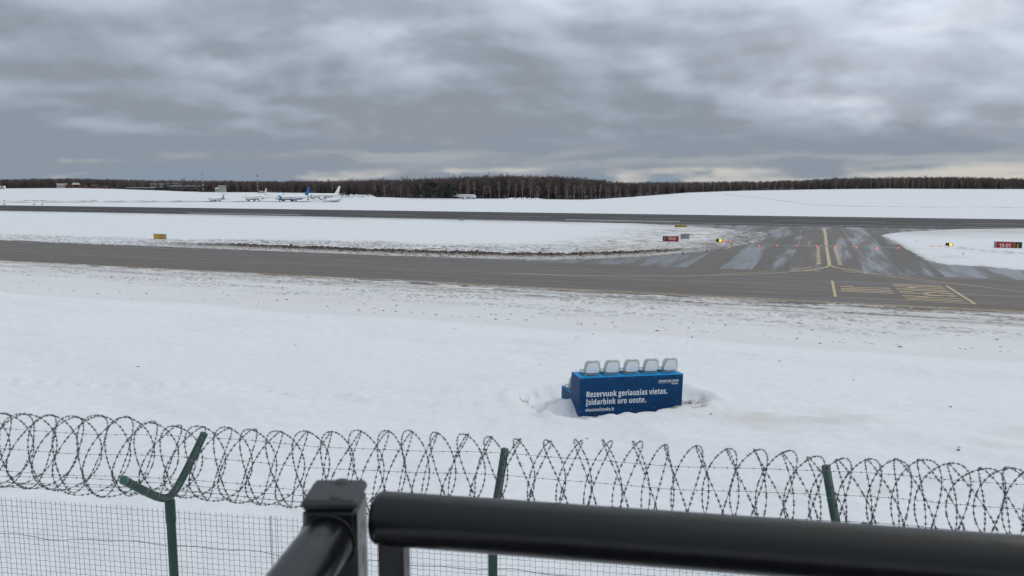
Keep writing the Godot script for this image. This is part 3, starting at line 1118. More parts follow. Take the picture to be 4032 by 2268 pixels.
	# lettering on the back board
	put_text(root, "lettering", "Rezervuok geriausias vietas.", 0.205, Vector3(0.175, 0.375, 0.003), white, 0.83)
	put_text(root, "lettering", "Įsidarbink oro uoste.", 0.205, Vector3(0.175, 0.165, 0.003), white, 0.83)
	put_text(root, "lettering", "vienintelistoks.lt", 0.115, Vector3(0.165, 0.01, 0.003), white, 0.86)
	put_text(root, "lettering", "LIETUVOS ORO UOSTAI", 0.082, Vector3(2.215, 0.725, 0.003), white, 0.66)
	put_text(root, "lettering", "VNO KUN PLQ", 0.046, Vector3(2.60, 0.665, 0.003), white, 0.62)
	b = MB.new()
	b.box(Transform3D(Basis(), Vector3(2.50, 0.722, 0.003)), Vector3(0.56, 0.005, 0.004))
	obj("lettering_rule", b.mesh(), white, root)
	# screws along the board edges and the board seam
	var steel := mat(lin(0.25, 0.26, 0.27), 0.35, 0.8)
	for x in [0.06, 0.80, 1.465, 2.13, 2.87]:
		for yy in [0.06, 0.90]:
			b = MB.new()
			b.lathe(Transform3D(Basis(Vector3.RIGHT, PI / 2), Vector3(x, yy, 0.0)), [Vector2(0.012, 0.0), Vector2(0.010, 0.004), Vector2(0.0, 0.005)], 10)
			obj("screw", b.mesh(), steel, front)
	front.set_meta("label", "navy board with white lettering")


# ---------------------------------------------------------------- fence with concertina wire
const FENCE_AT := Vector3(-0.155, 0, -6.125)
var fence_d := Vector3(0.9874, 0, 0.1585)
var fence_n := Vector3(0.1585, 0, -0.9874)
const BAY := 2.822


func F(s: float, out: float, y: float) -> Vector3:
	return FENCE_AT + fence_d * s + fence_n * out + Vector3(0, y, 0)


func barb_wire(b: MB, pts: Array, r: float, gap: float, size: float) -> void:
	b.tube(pts, [r], 4, true)
	var run := rng.randf() * gap
	for k in pts.size() - 1:
		var a: Vector3 = pts[k]
		var e: Vector3 = pts[k + 1]
		var seg := a.distance_to(e)
		while run < seg:
			var p := a.lerp(e, run / seg)
			var d := (e - a).normalized()
			for q in 2:
				var t := Vector3(rng.randf_range(-1, 1), rng.randf_range(-1, 1), rng.randf_range(-1, 1))
				t = (t - d * t.dot(d)).normalized() + d * rng.randf_range(-0.5, 0.5)
				b.tube([p - t * size, p + t * size], [r * 0.7], 3, false)
			b.tube([p - d * size * 0.5, p + d * size * 0.5], [r * 1.7], 4, true)
			run += gap
		run -= seg


func build_fence() -> void:
	var green := mat(lin(0.010, 0.056, 0.041), 0.35)
	green.albedo_texture = noise_tex(29, 0.02, [[0.0, grey(0.75)], [0.6, grey(1.0)], [1.0, grey(1.0)]], 256, 4)
	green.uv1_triplanar = true
	green.uv1_scale = Vector3.ONE * 3.0
	var cap_green := mat(lin(0.05, 0.125, 0.11), 0.4)
	var wire := mat(lin(0.105, 0.118, 0.135), 0.5, 0.3)
	var steel := mat(lin(0.085, 0.085, 0.105), 0.45, 0.4)
	var tie := mat(lin(0.45, 0.46, 0.45), 0.5, 0.3)
	var root := thing("security_fence", "green wire mesh security fence with forked post tops and barbed strands", "fence")
	var base := 6.1
	var top := 9.205
	for k in range(-2, 3):
		var s: float = [-2.0 * BAY, -BAY, 0.0, 2.66, 2.66 + BAY][k + 2]
		var g: float = near_ground(F(s, 0, 0).x, F(s, 0, 0).z)[0]
		base = g
		var b := MB.new()
		b.tube([F(s, 0.0, g - 0.3), F(s, 0.0, 9.12)], [0.0385], 16, true)
		var post := obj("post", b.mesh(), green, root)
		b = MB.new()
		b.tube([F(s, 0.0, 9.10), F(s, 0.0, 9.115), F(s, 0.0, 9.30), F(s, 0.0, 9.315)], [0.041, 0.0435, 0.0435, 0.03], 16, true)
		obj("collar", b.mesh(), green, post)
		# one bent pipe makes the fork
		b = MB.new()
		var pts := []
		for j in 25:
			var t := (j - 12) / 12.0
			var a := absf(t)
			var out := t * 0.585
			# soft bend, then straight arms
			var rise := 0.37 * (sqrt(a * a + 0.045) - 0.212) / 0.81
			pts.append(F(s, out, 9.335 + rise))
		b.tube(pts, [0.0345], 16, true)
		var fork := obj("fork_arm", b.mesh(), green, post)
		for e in [0, 24]:
			b = MB.new()
			var p: Vector3 = pts[e]
			var q: Vector3 = pts[1 if e == 0 else 23]
			var d := (p - q).normalized()
			b.tube([p - d * 0.02, p, p + d * 0.004, p + d * 0.008], [0.0355, 0.0362, 0.0362, 0.030], 16, true)
			obj("end_cap", b.mesh(), cap_green, fork)
		# wire ties on the arms
		for fr in [0.93, 0.62, 0.28, -0.30, -0.62, -0.9]:
			var j := int(round(12 + fr * 12))
			var p: Vector3 = pts[j]
			var q: Vector3 = pts[mini(j + 1, 24)]
			var d := (q - p).normalized()
			var side := fence_d
			var up := side.cross(d)
			var ringp := []
			for m in 11:
				var t := TAU * m / 10.0
				ringp.append(p + (side * cos(t) + up * sin(t)) * 0.0370 + d * 0.006 * sin(t * 0.5))
			b = MB.new()
			b.tube(ringp, [0.0016], 4, false)
			obj("wire_tie", b.mesh(), tie, fork)
	# mesh panels, one per bay
	for k in range(-3, 3):
		var b := MB.new()
		var s0 := k * BAY
		var cells := 57
		var gap := BAY / cells
		for i in cells:
			var s := s0 + i * gap + rng.randf_range(-0.002, 0.002)
			var lean := rng.randf_range(-0.006, 0.006)
			var bent := rng.randf_range(-0.012, 0.012) if rng.randf() < 0.25 else 0.0
			b.tube([F(s, 0.043, base - 0.1), F(s + lean, 0.043, top - 0.035), F(s + lean + bent, 0.043, top)], [0.0017], 4, false)
		if k == -1:
			for s in [s0 + 18 * gap, s0 + 18 * gap + 0.011, s0 + 19 * gap + 0.012]:
				b.tube([F(s, 0.047, base - 0.1), F(s, 0.047, top)], [0.0021], 4, false)
		var y := top - 0.030
		var row := 0
		while y > base:
			var pts := []
			if row < 28:
				for i in cells * 3 + 1:
					var t := fmod(i / 3.0, 1.0)
					var wave := 0.0035 * sin(i * 1.05 + row * 0.4) + (0.004 if t < 0.1 else 0.0)
					pts.append(F(s0 + i * gap / 3.0, 0.0450, y + wave))
			else:
				pts = [F(s0, 0.0450, y), F(s0 + BAY, 0.0450, y)]
			b.tube(pts, [0.0016], 3, false)
			y -= gap
			row += 1
		var p := obj("mesh_panel", b.mesh(), wire, root)
		p.set_meta("kind", "stuff")
	# strands on the fork and the tension wire across the mesh
	for a in [[0.545, 0.345], [0.365, 0.215], [0.165, 0.085], [-0.175, 0.09], [-0.365, 0.215], [-0.53, 0.335], [0.03, 0.035]]:
		var b := MB.new()
		var pts := []
		for i in 61:
			var s := -3.2 * BAY + i * 6.2 * BAY / 60.0
			var sag := 0.016 * (cos(TAU * s / BAY) - 1.0)
			pts.append(F(s, a[0], 9.345 + a[1] + sag + 0.004 * sin(i * 1.7)))
		barb_wire(b, pts, 0.0016, 0.105, 0.013)
		obj("barbed_strand", b.mesh(), steel, root)
	var b2 := MB.new()
	var tp := []
	for i in 121:
		var s := -3.2 * BAY + i * 6.2 * BAY / 120.0
		tp.append(F(s, 0.052, 8.88 + 0.012 * sin(s * 5.1) + 0.010 * sin(s * 11.3) - 0.03 * sin(PI * fposmod(s / BAY, 1.0))))
	b2.tube(tp, [0.0024], 5, true)
	obj("tension_wire", b2.mesh(), steel, root)
	# concertina coil resting in the fork: each turn is a part
	var coil := thing("razor_wire_coil", "coil of dark barbed razor wire lying along the forked fence top", "razor wire")
	var turns := 152
	var s_start := -3.05 * BAY
	var pitch := 6.0 * BAY / turns
	var wob := FastNoiseLite.new()
	setup_noise(wob, 71, 0.6, 2)
	var clip := mat(lin(0.10, 0.10, 0.115), 0.4, 0.6)
	var sgrow := 0.0
	for k in turns:
		var b := MB.new()
		var pts := []
		var seg := 44
		# the coil is stretched unevenly between its ties
		var stretch := 1.0 + 0.25 * wob.get_noise_1d(k * 0.35) - 0.10 * (clampf((s_start + sgrow) / 4.0, -1.0, 1.0))
		for j in seg + 1:
			var th := TAU * (k + float(j) / seg)
			var s := s_start + sgrow + pitch * stretch * float(j) / seg
			var amp := 0.086 * (1.0 + 0.35 * wob.get_noise_1d(s * 3.0 + 50.0))
			var along := s + amp * cos(1.5 * th + 0.785 + 0.5 * wob.get_noise_1d(s * 1.1))
			var rad := 0.325 + 0.045 * wob.get_noise_1d(s * 1.3 + 9.0) + 0.012 * wob.get_noise_1d(th * 0.9 + 200.0)
			var lift := 0.045 * exp(-pow((s - 0.05) / 0.9, 2.0)) + 0.03 * wob.get_noise_1d(s * 0.7 - 30.0)
			pts.append(F(along, rad * 1.03 * cos(th) - 0.01, 9.665 + lift + rad * sin(th) * 0.98))
		sgrow += pitch * stretch
		b.tube(pts, [0.0027], 4, false)
		# barb clusters
		for j in range(0, seg):
			var p: Vector3 = pts[j]
			var q: Vector3 = pts[j + 1]
			var d := (q - p).normalized()
			var x := d.cross(Vector3(rng.randf_range(-1, 1), rng.randf_range(-1, 1), rng.randf_range(-1, 1))).normalized()
			var o := d.cross(x)
			p = p.lerp(q, rng.randf_range(0.2, 0.8))
			for e in 2:
				var w := (x if e == 0 else o)
				var t1 := d * 0.012 + w * 0.015
				var t2 := d * 0.012 - w * 0.015
				b.quad(p - d * 0.0055, p + t1, p + d * 0.0055, p - t1 * 0.2)
				b.quad(p - d * 0.0055, p + t2, p + d * 0.0055, p - t2 * 0.2)
				b.quad(p + d * 0.0055, p - t1, p - d * 0.0055, p + t1 * 0.2)
				b.quad(p + d * 0.0055, p - t2, p - d * 0.0055, p + t2 * 0.2)
		var turn := obj("turn", b.mesh(), steel, coil)
		for j in [7, 22, 36]:
			b = MB.new()
			b.tube([pts[j], pts[j].lerp(pts[j + 1], 0.6)], [0.0055], 5, true)
			obj("clip", b.mesh(), clip, turn)


# ---------------------------------------------------------------- railing in front of the viewer
func build_railing() -> void:
	var black := mat(lin(0.004, 0.0043, 0.0052), 0.34, 0.0, 0.45)
	black.roughness_texture = noise_tex(88, 0.02, [[0.0, grey(0.18)], [0.5, grey(0.28)], [0.75, grey(0.36)], [1.0, grey(0.6)]], 256, 5)
	black.roughness = 1.0
	black.uv1_triplanar = true
	black.uv1_scale = Vector3.ONE * 6.0
	var capm := mat(lin(0.022, 0.022, 0.024), 0.5)
	var root := thing("platform_railing", "black painted pipe railing with a capped square corner post", "railing", Vector3(0, 10.4, 0))
	var o := Vector3(0, -10.4, 0)
	var b := MB.new()
	b.box(Transform3D(Basis(), Vector3(-0.2022, 11.02, -0.8745) + o), Vector3(0.0605, 1.245, 0.0655), 0.005)
	var post := obj("post", b.mesh(), black, root)
	b = MB.new()
	b.box(Transform3D(Basis(), Vector3(-0.2022, 11.648, -0.8745) + o), Vector3(0.0625, 0.012, 0.0675), 0.004)
	var cap := obj("post_cap", b.mesh(), capm, post)
	b = MB.new()
	for p in [Vector3(-0.200, 11.6545, -0.899), Vector3(-0.196, 11.6545, -0.855)]:
		b.lathe(Transform3D(Basis(), p + o), [Vector2(0.009, -0.002), Vector2(0.008, 0.0006), Vector2(0.0, 0.0012)], 16)
	obj("dimple", b.mesh(), capm, cap)
	b = MB.new()
	b.tube([Vector3(-0.2045, 11.607, -0.848) + o, Vector3(-0.2085, 11.6068, -0.80) + o, Vector3(-0.30, 11.60, 0.25) + o], [0.030], 40, true)
	obj("side_rail", b.mesh(), black, root)
	# the weld bead where the side rail meets the post
	b = MB.new()
	var bead := []
	for j in 33:
		var t := TAU * j / 32.0
		bead.append(Vector3(-0.2045 + 0.0302 * cos(t), 11.607 + 0.0302 * sin(t), -0.8405) + o)
	b.tube(bead, [0.0022], 6, false)
	obj("weld_bead", b.mesh(), black, root)
	var a0 := Vector3(-0.131, 11.6235, -0.8635)
	var dir := Vector3(0.369, -0.003, 0.0575).normalized()
	var s0 := a0 - dir * 0.026
	b = MB.new()
	b.tube([s0 + o, s0 + dir * 0.002 + o, s0 + dir * 0.006 + o, s0 + dir * 0.012 + o, s0 + dir * 0.4 + o, s0 + dir * 1.9 + o], [0.0225, 0.0265, 0.0292, 0.0300, 0.0300, 0.0300], 48, true)
	obj("front_rail", b.mesh(), black, root)
	b = MB.new()
	var st := s0 + dir * 0.0225
	b.box(Transform3D(Basis(dir, Vector3.UP, dir.cross(Vector3.UP)), st + Vector3(0, -0.61, 0) + o), Vector3(0.030, 1.20, 0.030), 0.003)
	obj("stile", b.mesh(), black, root)
	b = MB.new()
	b.box(Transform3D(Basis(dir, Vector3.UP, dir.cross(Vector3.UP)), st + Vector3(-0.026, -0.105, 0.004) + o), Vector3(0.040, 0.018, 0.020), 0.003)
	b.box(Transform3D(Basis(dir, Vector3.UP, dir.cross(Vector3.UP)), st + Vector3(0.008, -0.108, 0.0) + o), Vector3(0.052, 0.026, 0.042), 0.004)
	var clamp := obj("clamp", b.mesh(), black, root)
	b = MB.new()
	b.tube([st + Vector3(0.0, -0.100, 0.02) + o, st + Vector3(0.0, -0.100, 0.034) + o], [0.006], 6, true)
	obj("bolt", b.mesh(), black, clamp)
	var deck := mat(lin(0.045, 0.045, 0.045), 0.8)
	b = MB.new()
	b.box(Transform3D(Basis(), Vector3(0.55, 10.36, 0.35) + o), Vector3(2.6, 0.08, 2.6), 0.01)
	obj("deck", b.mesh(), deck, root)
	for p in [Vector2(-0.65, -0.85), Vector2(1.75, -0.85), Vector2(-0.65, 1.55), Vector2(1.75, 1.55)]:
		b = MB.new()
		var g: float = near_ground(p.x, p.y)[0]
		b.box(Transform3D(Basis(), Vector3(p.x, (g - 0.2 + 10.32) / 2.0, p.y) + o), Vector3(0.12, 10.32 - g + 0.2, 0.12), 0.006)
		obj("leg", b.mesh(), black, root)
	b = MB.new()
	b.box(Transform3D(Basis(dir, Vector3.UP, dir.cross(Vector3.UP)), s0 + dir * 1.88 + Vector3(0, -0.61, 0) + o), Vector3(0.03, 1.2, 0.03), 0.003)
	obj("stile", b.mesh(), black, root)


# ---------------------------------------------------------------- airfield signs and lamps
func cabinet_sign(called: String, label: String, u: float, v: float, w: float, h: float, sunk: float, panels: Array, depth := 0.35) -> Node3D:
	# panels: [from, to, face material, words, word material, word size]
	var root := thing(called, label, "sign", W(u, v, -sunk + 0.1), -PHI)
	var frame := mat(lin(0.30, 0.30, 0.29), 0.5)
	var b := MB.new()
	b.box(Transform3D(Basis(), Vector3(0, 0.35 + h / 2, -depth / 2)), Vector3(w, h, depth), 0.02)
	obj("cabinet", b.mesh(), frame, root)
	for x in [-w * 0.38, w * 0.38]:
		b = MB.new()
		b.box(Transform3D(Basis(), Vector3(x, 0.05, -depth / 2)), Vector3(0.09, 0.7, 0.09))
		obj("leg", b.mesh(), frame, root)
	b = MB.new()
	b.box(Transform3D(Basis(), Vector3(0, 0.35 + h + 0.015, -depth / 2)), Vector3(w + 0.06, 0.03, depth + 0.08), 0.008)
	obj("hood", b.mesh(), frame, root)
	for p in panels:
		var x0: float = -w / 2 + p[0] * w + 0.03
		var x1: float = -w / 2 + p[1] * w - 0.03
		b = MB.new()
		b.box(Transform3D(Basis(), Vector3((x0 + x1) / 2, 0.35 + h / 2, 0.006)), Vector3(x1 - x0, h - 0.10, 0.012), 0.003)
		var face := obj("face_panel", b.mesh(), p[2], root)
		if p[3] != "":
			var t := put_text(face, "lettering", p[3], p[5], Vector3(x0 + (x1 - x0) * p[6], 0.35 + h * p[7], 0.014), p[4], p[8])
			t.set_meta("label", "lettering " + p[3])
	return root


func lamp_dome(parent: Node3D, called: String, at: Vector3, r: float, m: Material, color: Color, energy: float) -> void:
	var b := MB.new()
	var prof := []
	for k in 7:
		var t := PI / 2 * k / 6.0
		prof.append(Vector2(r * cos(t), r * sin(t)))
	b.lathe(Transform3D(Basis(), at), prof, 14)
	obj(called, b.mesh(), m, parent)
	if energy > 0.0:
		var l := OmniLight3D.new()
		l.name = called + "_light"
		l.light_color = color
		l.light_energy = energy
		l.light_size = r
		l.omni_range = 8.0
		l.omni_attenuation = 2.0
		l.shadow_enabled = true
		parent.add_child(l, true)
		l.position = at + Vector3(0, r * 1.5, r)


func build_signs() -> void:
	var red := mat(lin(0.42, 0.012, 0.028), 0.4)
	var blk := mat(lin(0.012, 0.012, 0.014), 0.4)
	var wht := mat(lin(0.80, 0.76, 0.72), 0.5)
	var yel := mat(lin(0.62, 0.42, 0.035), 0.45)
	var yel2 := mat(lin(0.50, 0.31, 0.03), 0.45)
	cabinet_sign("guidance_sign", "red and black guidance sign reading E 19-01, standing clear of the snow", -29.6, 165.2, 3.25, 1.05, 0.22, [[0.0, 0.265, blk, "E", yel, 0.86, 0.24, 0.03, 0.8], [0.265, 1.0, red, "19-01", wht, 0.80, 0.10, 0.06, 0.80]])
	cabinet_sign("guidance_sign", "red and black guidance sign reading 19-01 E, half sunk in the snow", 31.7, 171.2, 4.5, 1.30, 0.42, [[0.07, 0.73, red, "19-01", wht, 0.98, 0.14, 0.02, 0.80], [0.74, 0.98, blk, "E", yel, 1.0, 0.22, 0.0, 0.8]], 0.5)
	var back := cabinet_sign("guidance_sign", "grey back of a small sign behind the red one reading E 19-01", -27.9, 172.5, 1.85, 1.0, 0.1, [])
	b_text_back(back, yel2)
	cabinet_sign("guidance_sign", "blank yellow sign of two panels beside the taxiway snow heap", -133.0, 132.0, 3.3, 1.15, 0.30, [[0.04, 0.50, yel, "", null, 0, 0, 0, 1], [0.52, 0.97, yel2, "", null, 0, 0, 0, 1]])
	cabinet_sign("guidance_sign", "yellow sign with black figures sunk in snow beside the runway", -37.1, 222.1, 3.4, 1.1, 0.78, [[0.0, 1.0, yel2, "← 1836m", blk, 0.62, 0.04, 0.10, 0.85]])
	# runway guard lights: twin lamps in a dark hood, one of the pair alight
	var amber := glow(Color(1.0, 0.78, 0.10), 3.0)
	var dead := mat(lin(0.05, 0.045, 0.03), 0.25)
	for a in [[-19.9, 165.2, 1.0, "runway guard lamp with its amber lens lit, on churned snow by the link taxiway"], [21.8, 169.8, 1.0, "runway guard lamp with its amber lens lit, on clean snow by the link taxiway"]]:
		var root := thing("guard_light", a[3], "signal light", W(a[0], a[1], 0.15), -PHI)
		var b := MB.new()
		b.box(Transform3D(Basis(), Vector3(0, 0.56, -0.1)), Vector3(1.15, 0.52, 0.16), 0.03)
		obj("backboard", b.mesh(), blk, root)
		b = MB.new()
		b.box(Transform3D(Basis(), Vector3(0, 0.15, -0.1)), Vector3(0.09, 0.5, 0.09))
		obj("leg", b.mesh(), blk, root)
		for s in [-1, 1]:
			b = MB.new()
			var t := Transform3D(Basis(Vector3.RIGHT, PI / 2), Vector3(s * 0.28, 0.56, -0.02))
			b.lathe(t, [Vector2(0.24, 0.0), Vector2(0.24, 0.14), Vector2(0.215, 0.14), Vector2(0.21, 0.03)], 20)
			var hood := obj("hood", b.mesh(), blk, root)
			b = MB.new()
			b.lathe(t, [Vector2(0.21, 0.03), Vector2(0.16, 0.07), Vector2(0.08, 0.095), Vector2(0.0, 0.1)], 20)
			obj("lens", b.mesh(), amber if s > 0 else dead, hood)
			if s > 0:
				var l := OmniLight3D.new()
				l.name = "lens_light"
				l.light_color = Color(1.0, 0.8, 0.2)
				l.light_energy = 0.15
				l.light_size = 0.2
				l.omni_range = 8.0
				l.omni_attenuation = 2.0
				l.shadow_enabled = true
				hood.add_child(l, true)
				l.position = Vector3(0.28, 0.56, 0.3)
	# elevated and inset red stop bar lamps
	var ruby := glow(Color(1.0, 0.13, 0.08), 3.2)
	var metal := mat(lin(0.2, 0.2, 0.2), 0.4, 0.6)
	for p in [[-19.0, 165.6], [-17.8, 166.0], [18.9, 168.7], [20.2, 169.2]]:
		var root := thing("stop_bar_lamp", "red stop bar lamp raised on a short stem out of the snow", "signal light", W(p[0], p[1], 0.1), -PHI, "raised red lamps beside the link taxiway")
		var b := MB.new()
		b.lathe(Transform3D(), [Vector2(0.05, -0.1), Vector2(0.05, 0.26), Vector2(0.13, 0.3), Vector2(0.13, 0.36)], 12)
		obj("stem", b.mesh(), metal, root)
		lamp_dome(root, "lens", Vector3(0, 0.36, 0), 0.12, ruby, Color(1, 0.2, 0.1), 0.08)
	for p in [[-11.9, 163.3], [-8.6, 164.6], [-5.1, 165.3], [-1.4, 166.0], [2.1, 166.2], [5.7, 166.3], [9.3, 166.5], [12.9, 166.6]]:
		var root := thing("stop_bar_lamp", "red stop bar lamp set into the asphalt across the link taxiway", "signal light", W(p[0], p[1] - 0.8, 0.006), -PHI, "inset red lamps across the link taxiway")
		var b := MB.new()
		b.lathe(Transform3D(), [Vector2(0.2, 0.0), Vector2(0.19, 0.02), Vector2(0.12, 0.035)], 14)
		obj("rim", b.mesh(), metal, root)
		lamp_dome(root, "lens", Vector3(0, 0.03, 0), 0.095, ruby, Color(1, 0.2, 0.1), 0.04)
	# edge marker stakes and a small equipment box
	var stake_m := mat(lin(0.06, 0.055, 0.06), 0.6)
	for p in [[-19.6, 145.6, 1.2], [17.5, 182.1, 0.8], [21.8, 152.5, 0.7], [-28.8, 158.1, 0.9], [-121.8, 119.8, 0.6], [-53.3, 83.4, 0.6], [28.2, 243.5, 0.8], [16.9, 221.5, 0.8], [-51.4, 240.8, 0.8], [-22.7, 139.0, 0.6]]:
		var root := thing("edge_stake", "thin dark marker stake sticking out of the snow at a pavement edge", "marker stake", W(p[0], p[1], 0.0), 0.0, "marker stakes along the pavement edges")
		var b := MB.new()
		b.tube([Vector3(0, -0.1, 0), Vector3(0.02, p[2], 0)], [0.035], 6, true)
		obj("rod", b.mesh(), stake_m, root)
		b = MB.new()
		b.lathe(Transform3D(), [Vector2(0.16, -0.02), Vector2(0.15, 0.16), Vector2(0.06, 0.2)], 8)
		obj("foot", b.mesh(), stake_m, root)
	var grey_m := mat(lin(0.25, 0.25, 0.25), 0.6)
	var root2 := thing("marker_posts", "pair of small grey posts on a plinth in the snow by the runway", "marker post", W(-109.8, 235.7, 0.15), -PHI)
	for x in [-0.45, 0.35]:
		var b := MB.new()
		b.box(Transform3D(Basis(), Vector3(x, 0.45, 0)), Vector3(0.32, 1.3 if x < 0 else 1.0, 0.25), 0.03)
		obj("post", b.mesh(), grey_m, root2)
	var bb := MB.new()
	bb.box(Transform3D(Basis(), Vector3(0, 0.05, 0)), Vector3(1.5, 0.2, 0.6), 0.02)
	obj("plinth", bb.mesh(), grey_m, root2)
	# T-shaped masts far left, beyond the runway
	for a in [[10.0, 803.0], [128.0, 803.0], [160.0, 804.0]]:
		var d := 470.0
		var x: float = (a[0] - 2016.0) / 3172.0 * d
		var g := far_height(x, -d)
		var root := thing("aerial_mast", "small grey T shaped mast in the snow beyond the runway", "mast", Vector3(x, g, -d), 0.0, "T shaped masts beyond the runway")
		var b := MB.new()
		b.tube([Vector3(0, -0.3, 0), Vector3(0, 2.7, 0)], [0.12], 6, true)
		obj("pole", b.mesh(), grey_m, root)
		b = MB.new()
		b.box(Transform3D(Basis(), Vector3(0, 2.6, 0)), Vector3(1.9, 0.22, 0.2))
		obj("crossbar", b.mesh(), grey_m, root)
		b = MB.new()
		b.box(Transform3D(Basis(), Vector3(0, 0.2, 0)), Vector3(1.3, 0.5, 0.5))
		obj("footing", b.mesh(), grey_m, root)


func b_text_back(root: Node3D, m: Material) -> void:
	var b := MB.new()
	b.box(Transform3D(Basis(), Vector3(0.82, 0.85, 0.004)), Vector3(0.12, 0.9, 0.02))
	obj("corner_strip", b.mesh(), m, root)


# ---------------------------------------------------------------- parked aircraft
func ring(cx: float, cy: float, ry: float, rz: float, sides := 20) -> PackedVector3Array:
	var r := PackedVector3Array()
	for j in sides:
		var t := TAU * j / sides
		r.append(Vector3(cx, cy + sin(t) * ry, cos(t) * rz))
	return r


# a tapered slab with a thin lens section: root and tip given as [leading edge, trailing edge, height, side, thickness]
func blade(a: Array, e: Array, upright := false) -> ArrayMesh:
	var b := MB.new()
	var rings := []
	for s in 5:
		var t := s / 4.0
		var le: float = lerpf(a[0], e[0], t)
		var te: float = lerpf(a[1], e[1], t)
		var y: float = lerpf(a[2], e[2], t)
		var z: float = lerpf(a[3], e[3], t)
		var th: float = lerpf(a[4], e[4], t)
		var r := PackedVector3Array()
		for j in 12:
			var q := TAU * j / 12.0
			var x := lerpf(te, le, 0.5 + 0.5 * cos(q))
			var off := sin(q) * th * 0.5
			r.append(Vector3(x, y, z + off) if upright else Vector3(x, y + off, z))
		rings.append(r)
	b.loft(rings, true)
	return b.mesh()


func gear(root: Node3D, x: float, z: float, top: float, r: float, dark: Material, pale: Material) -> void:
	var b := MB.new()
	b.tube([Vector3(x, top, z), Vector3(x, r, z)], [0.13], 8, true)
	var leg := obj("landing_gear", b.mesh(), pale, root)
	for s in [-0.35, 0.35]:
		b = MB.new()
		b.lathe(Transform3D(Basis(Vector3.RIGHT, PI / 2), Vector3(x, r, z + s)), [Vector2(r * 0.4, -0.16), Vector2(r * 0.95, -0.16), Vector2(r, -0.08), Vector2(r, 0.08), Vector2(r * 0.95, 0.16), Vector2(r * 0.4, 0.16)], 14, true)
		obj("wheel", b.mesh(), dark, leg)


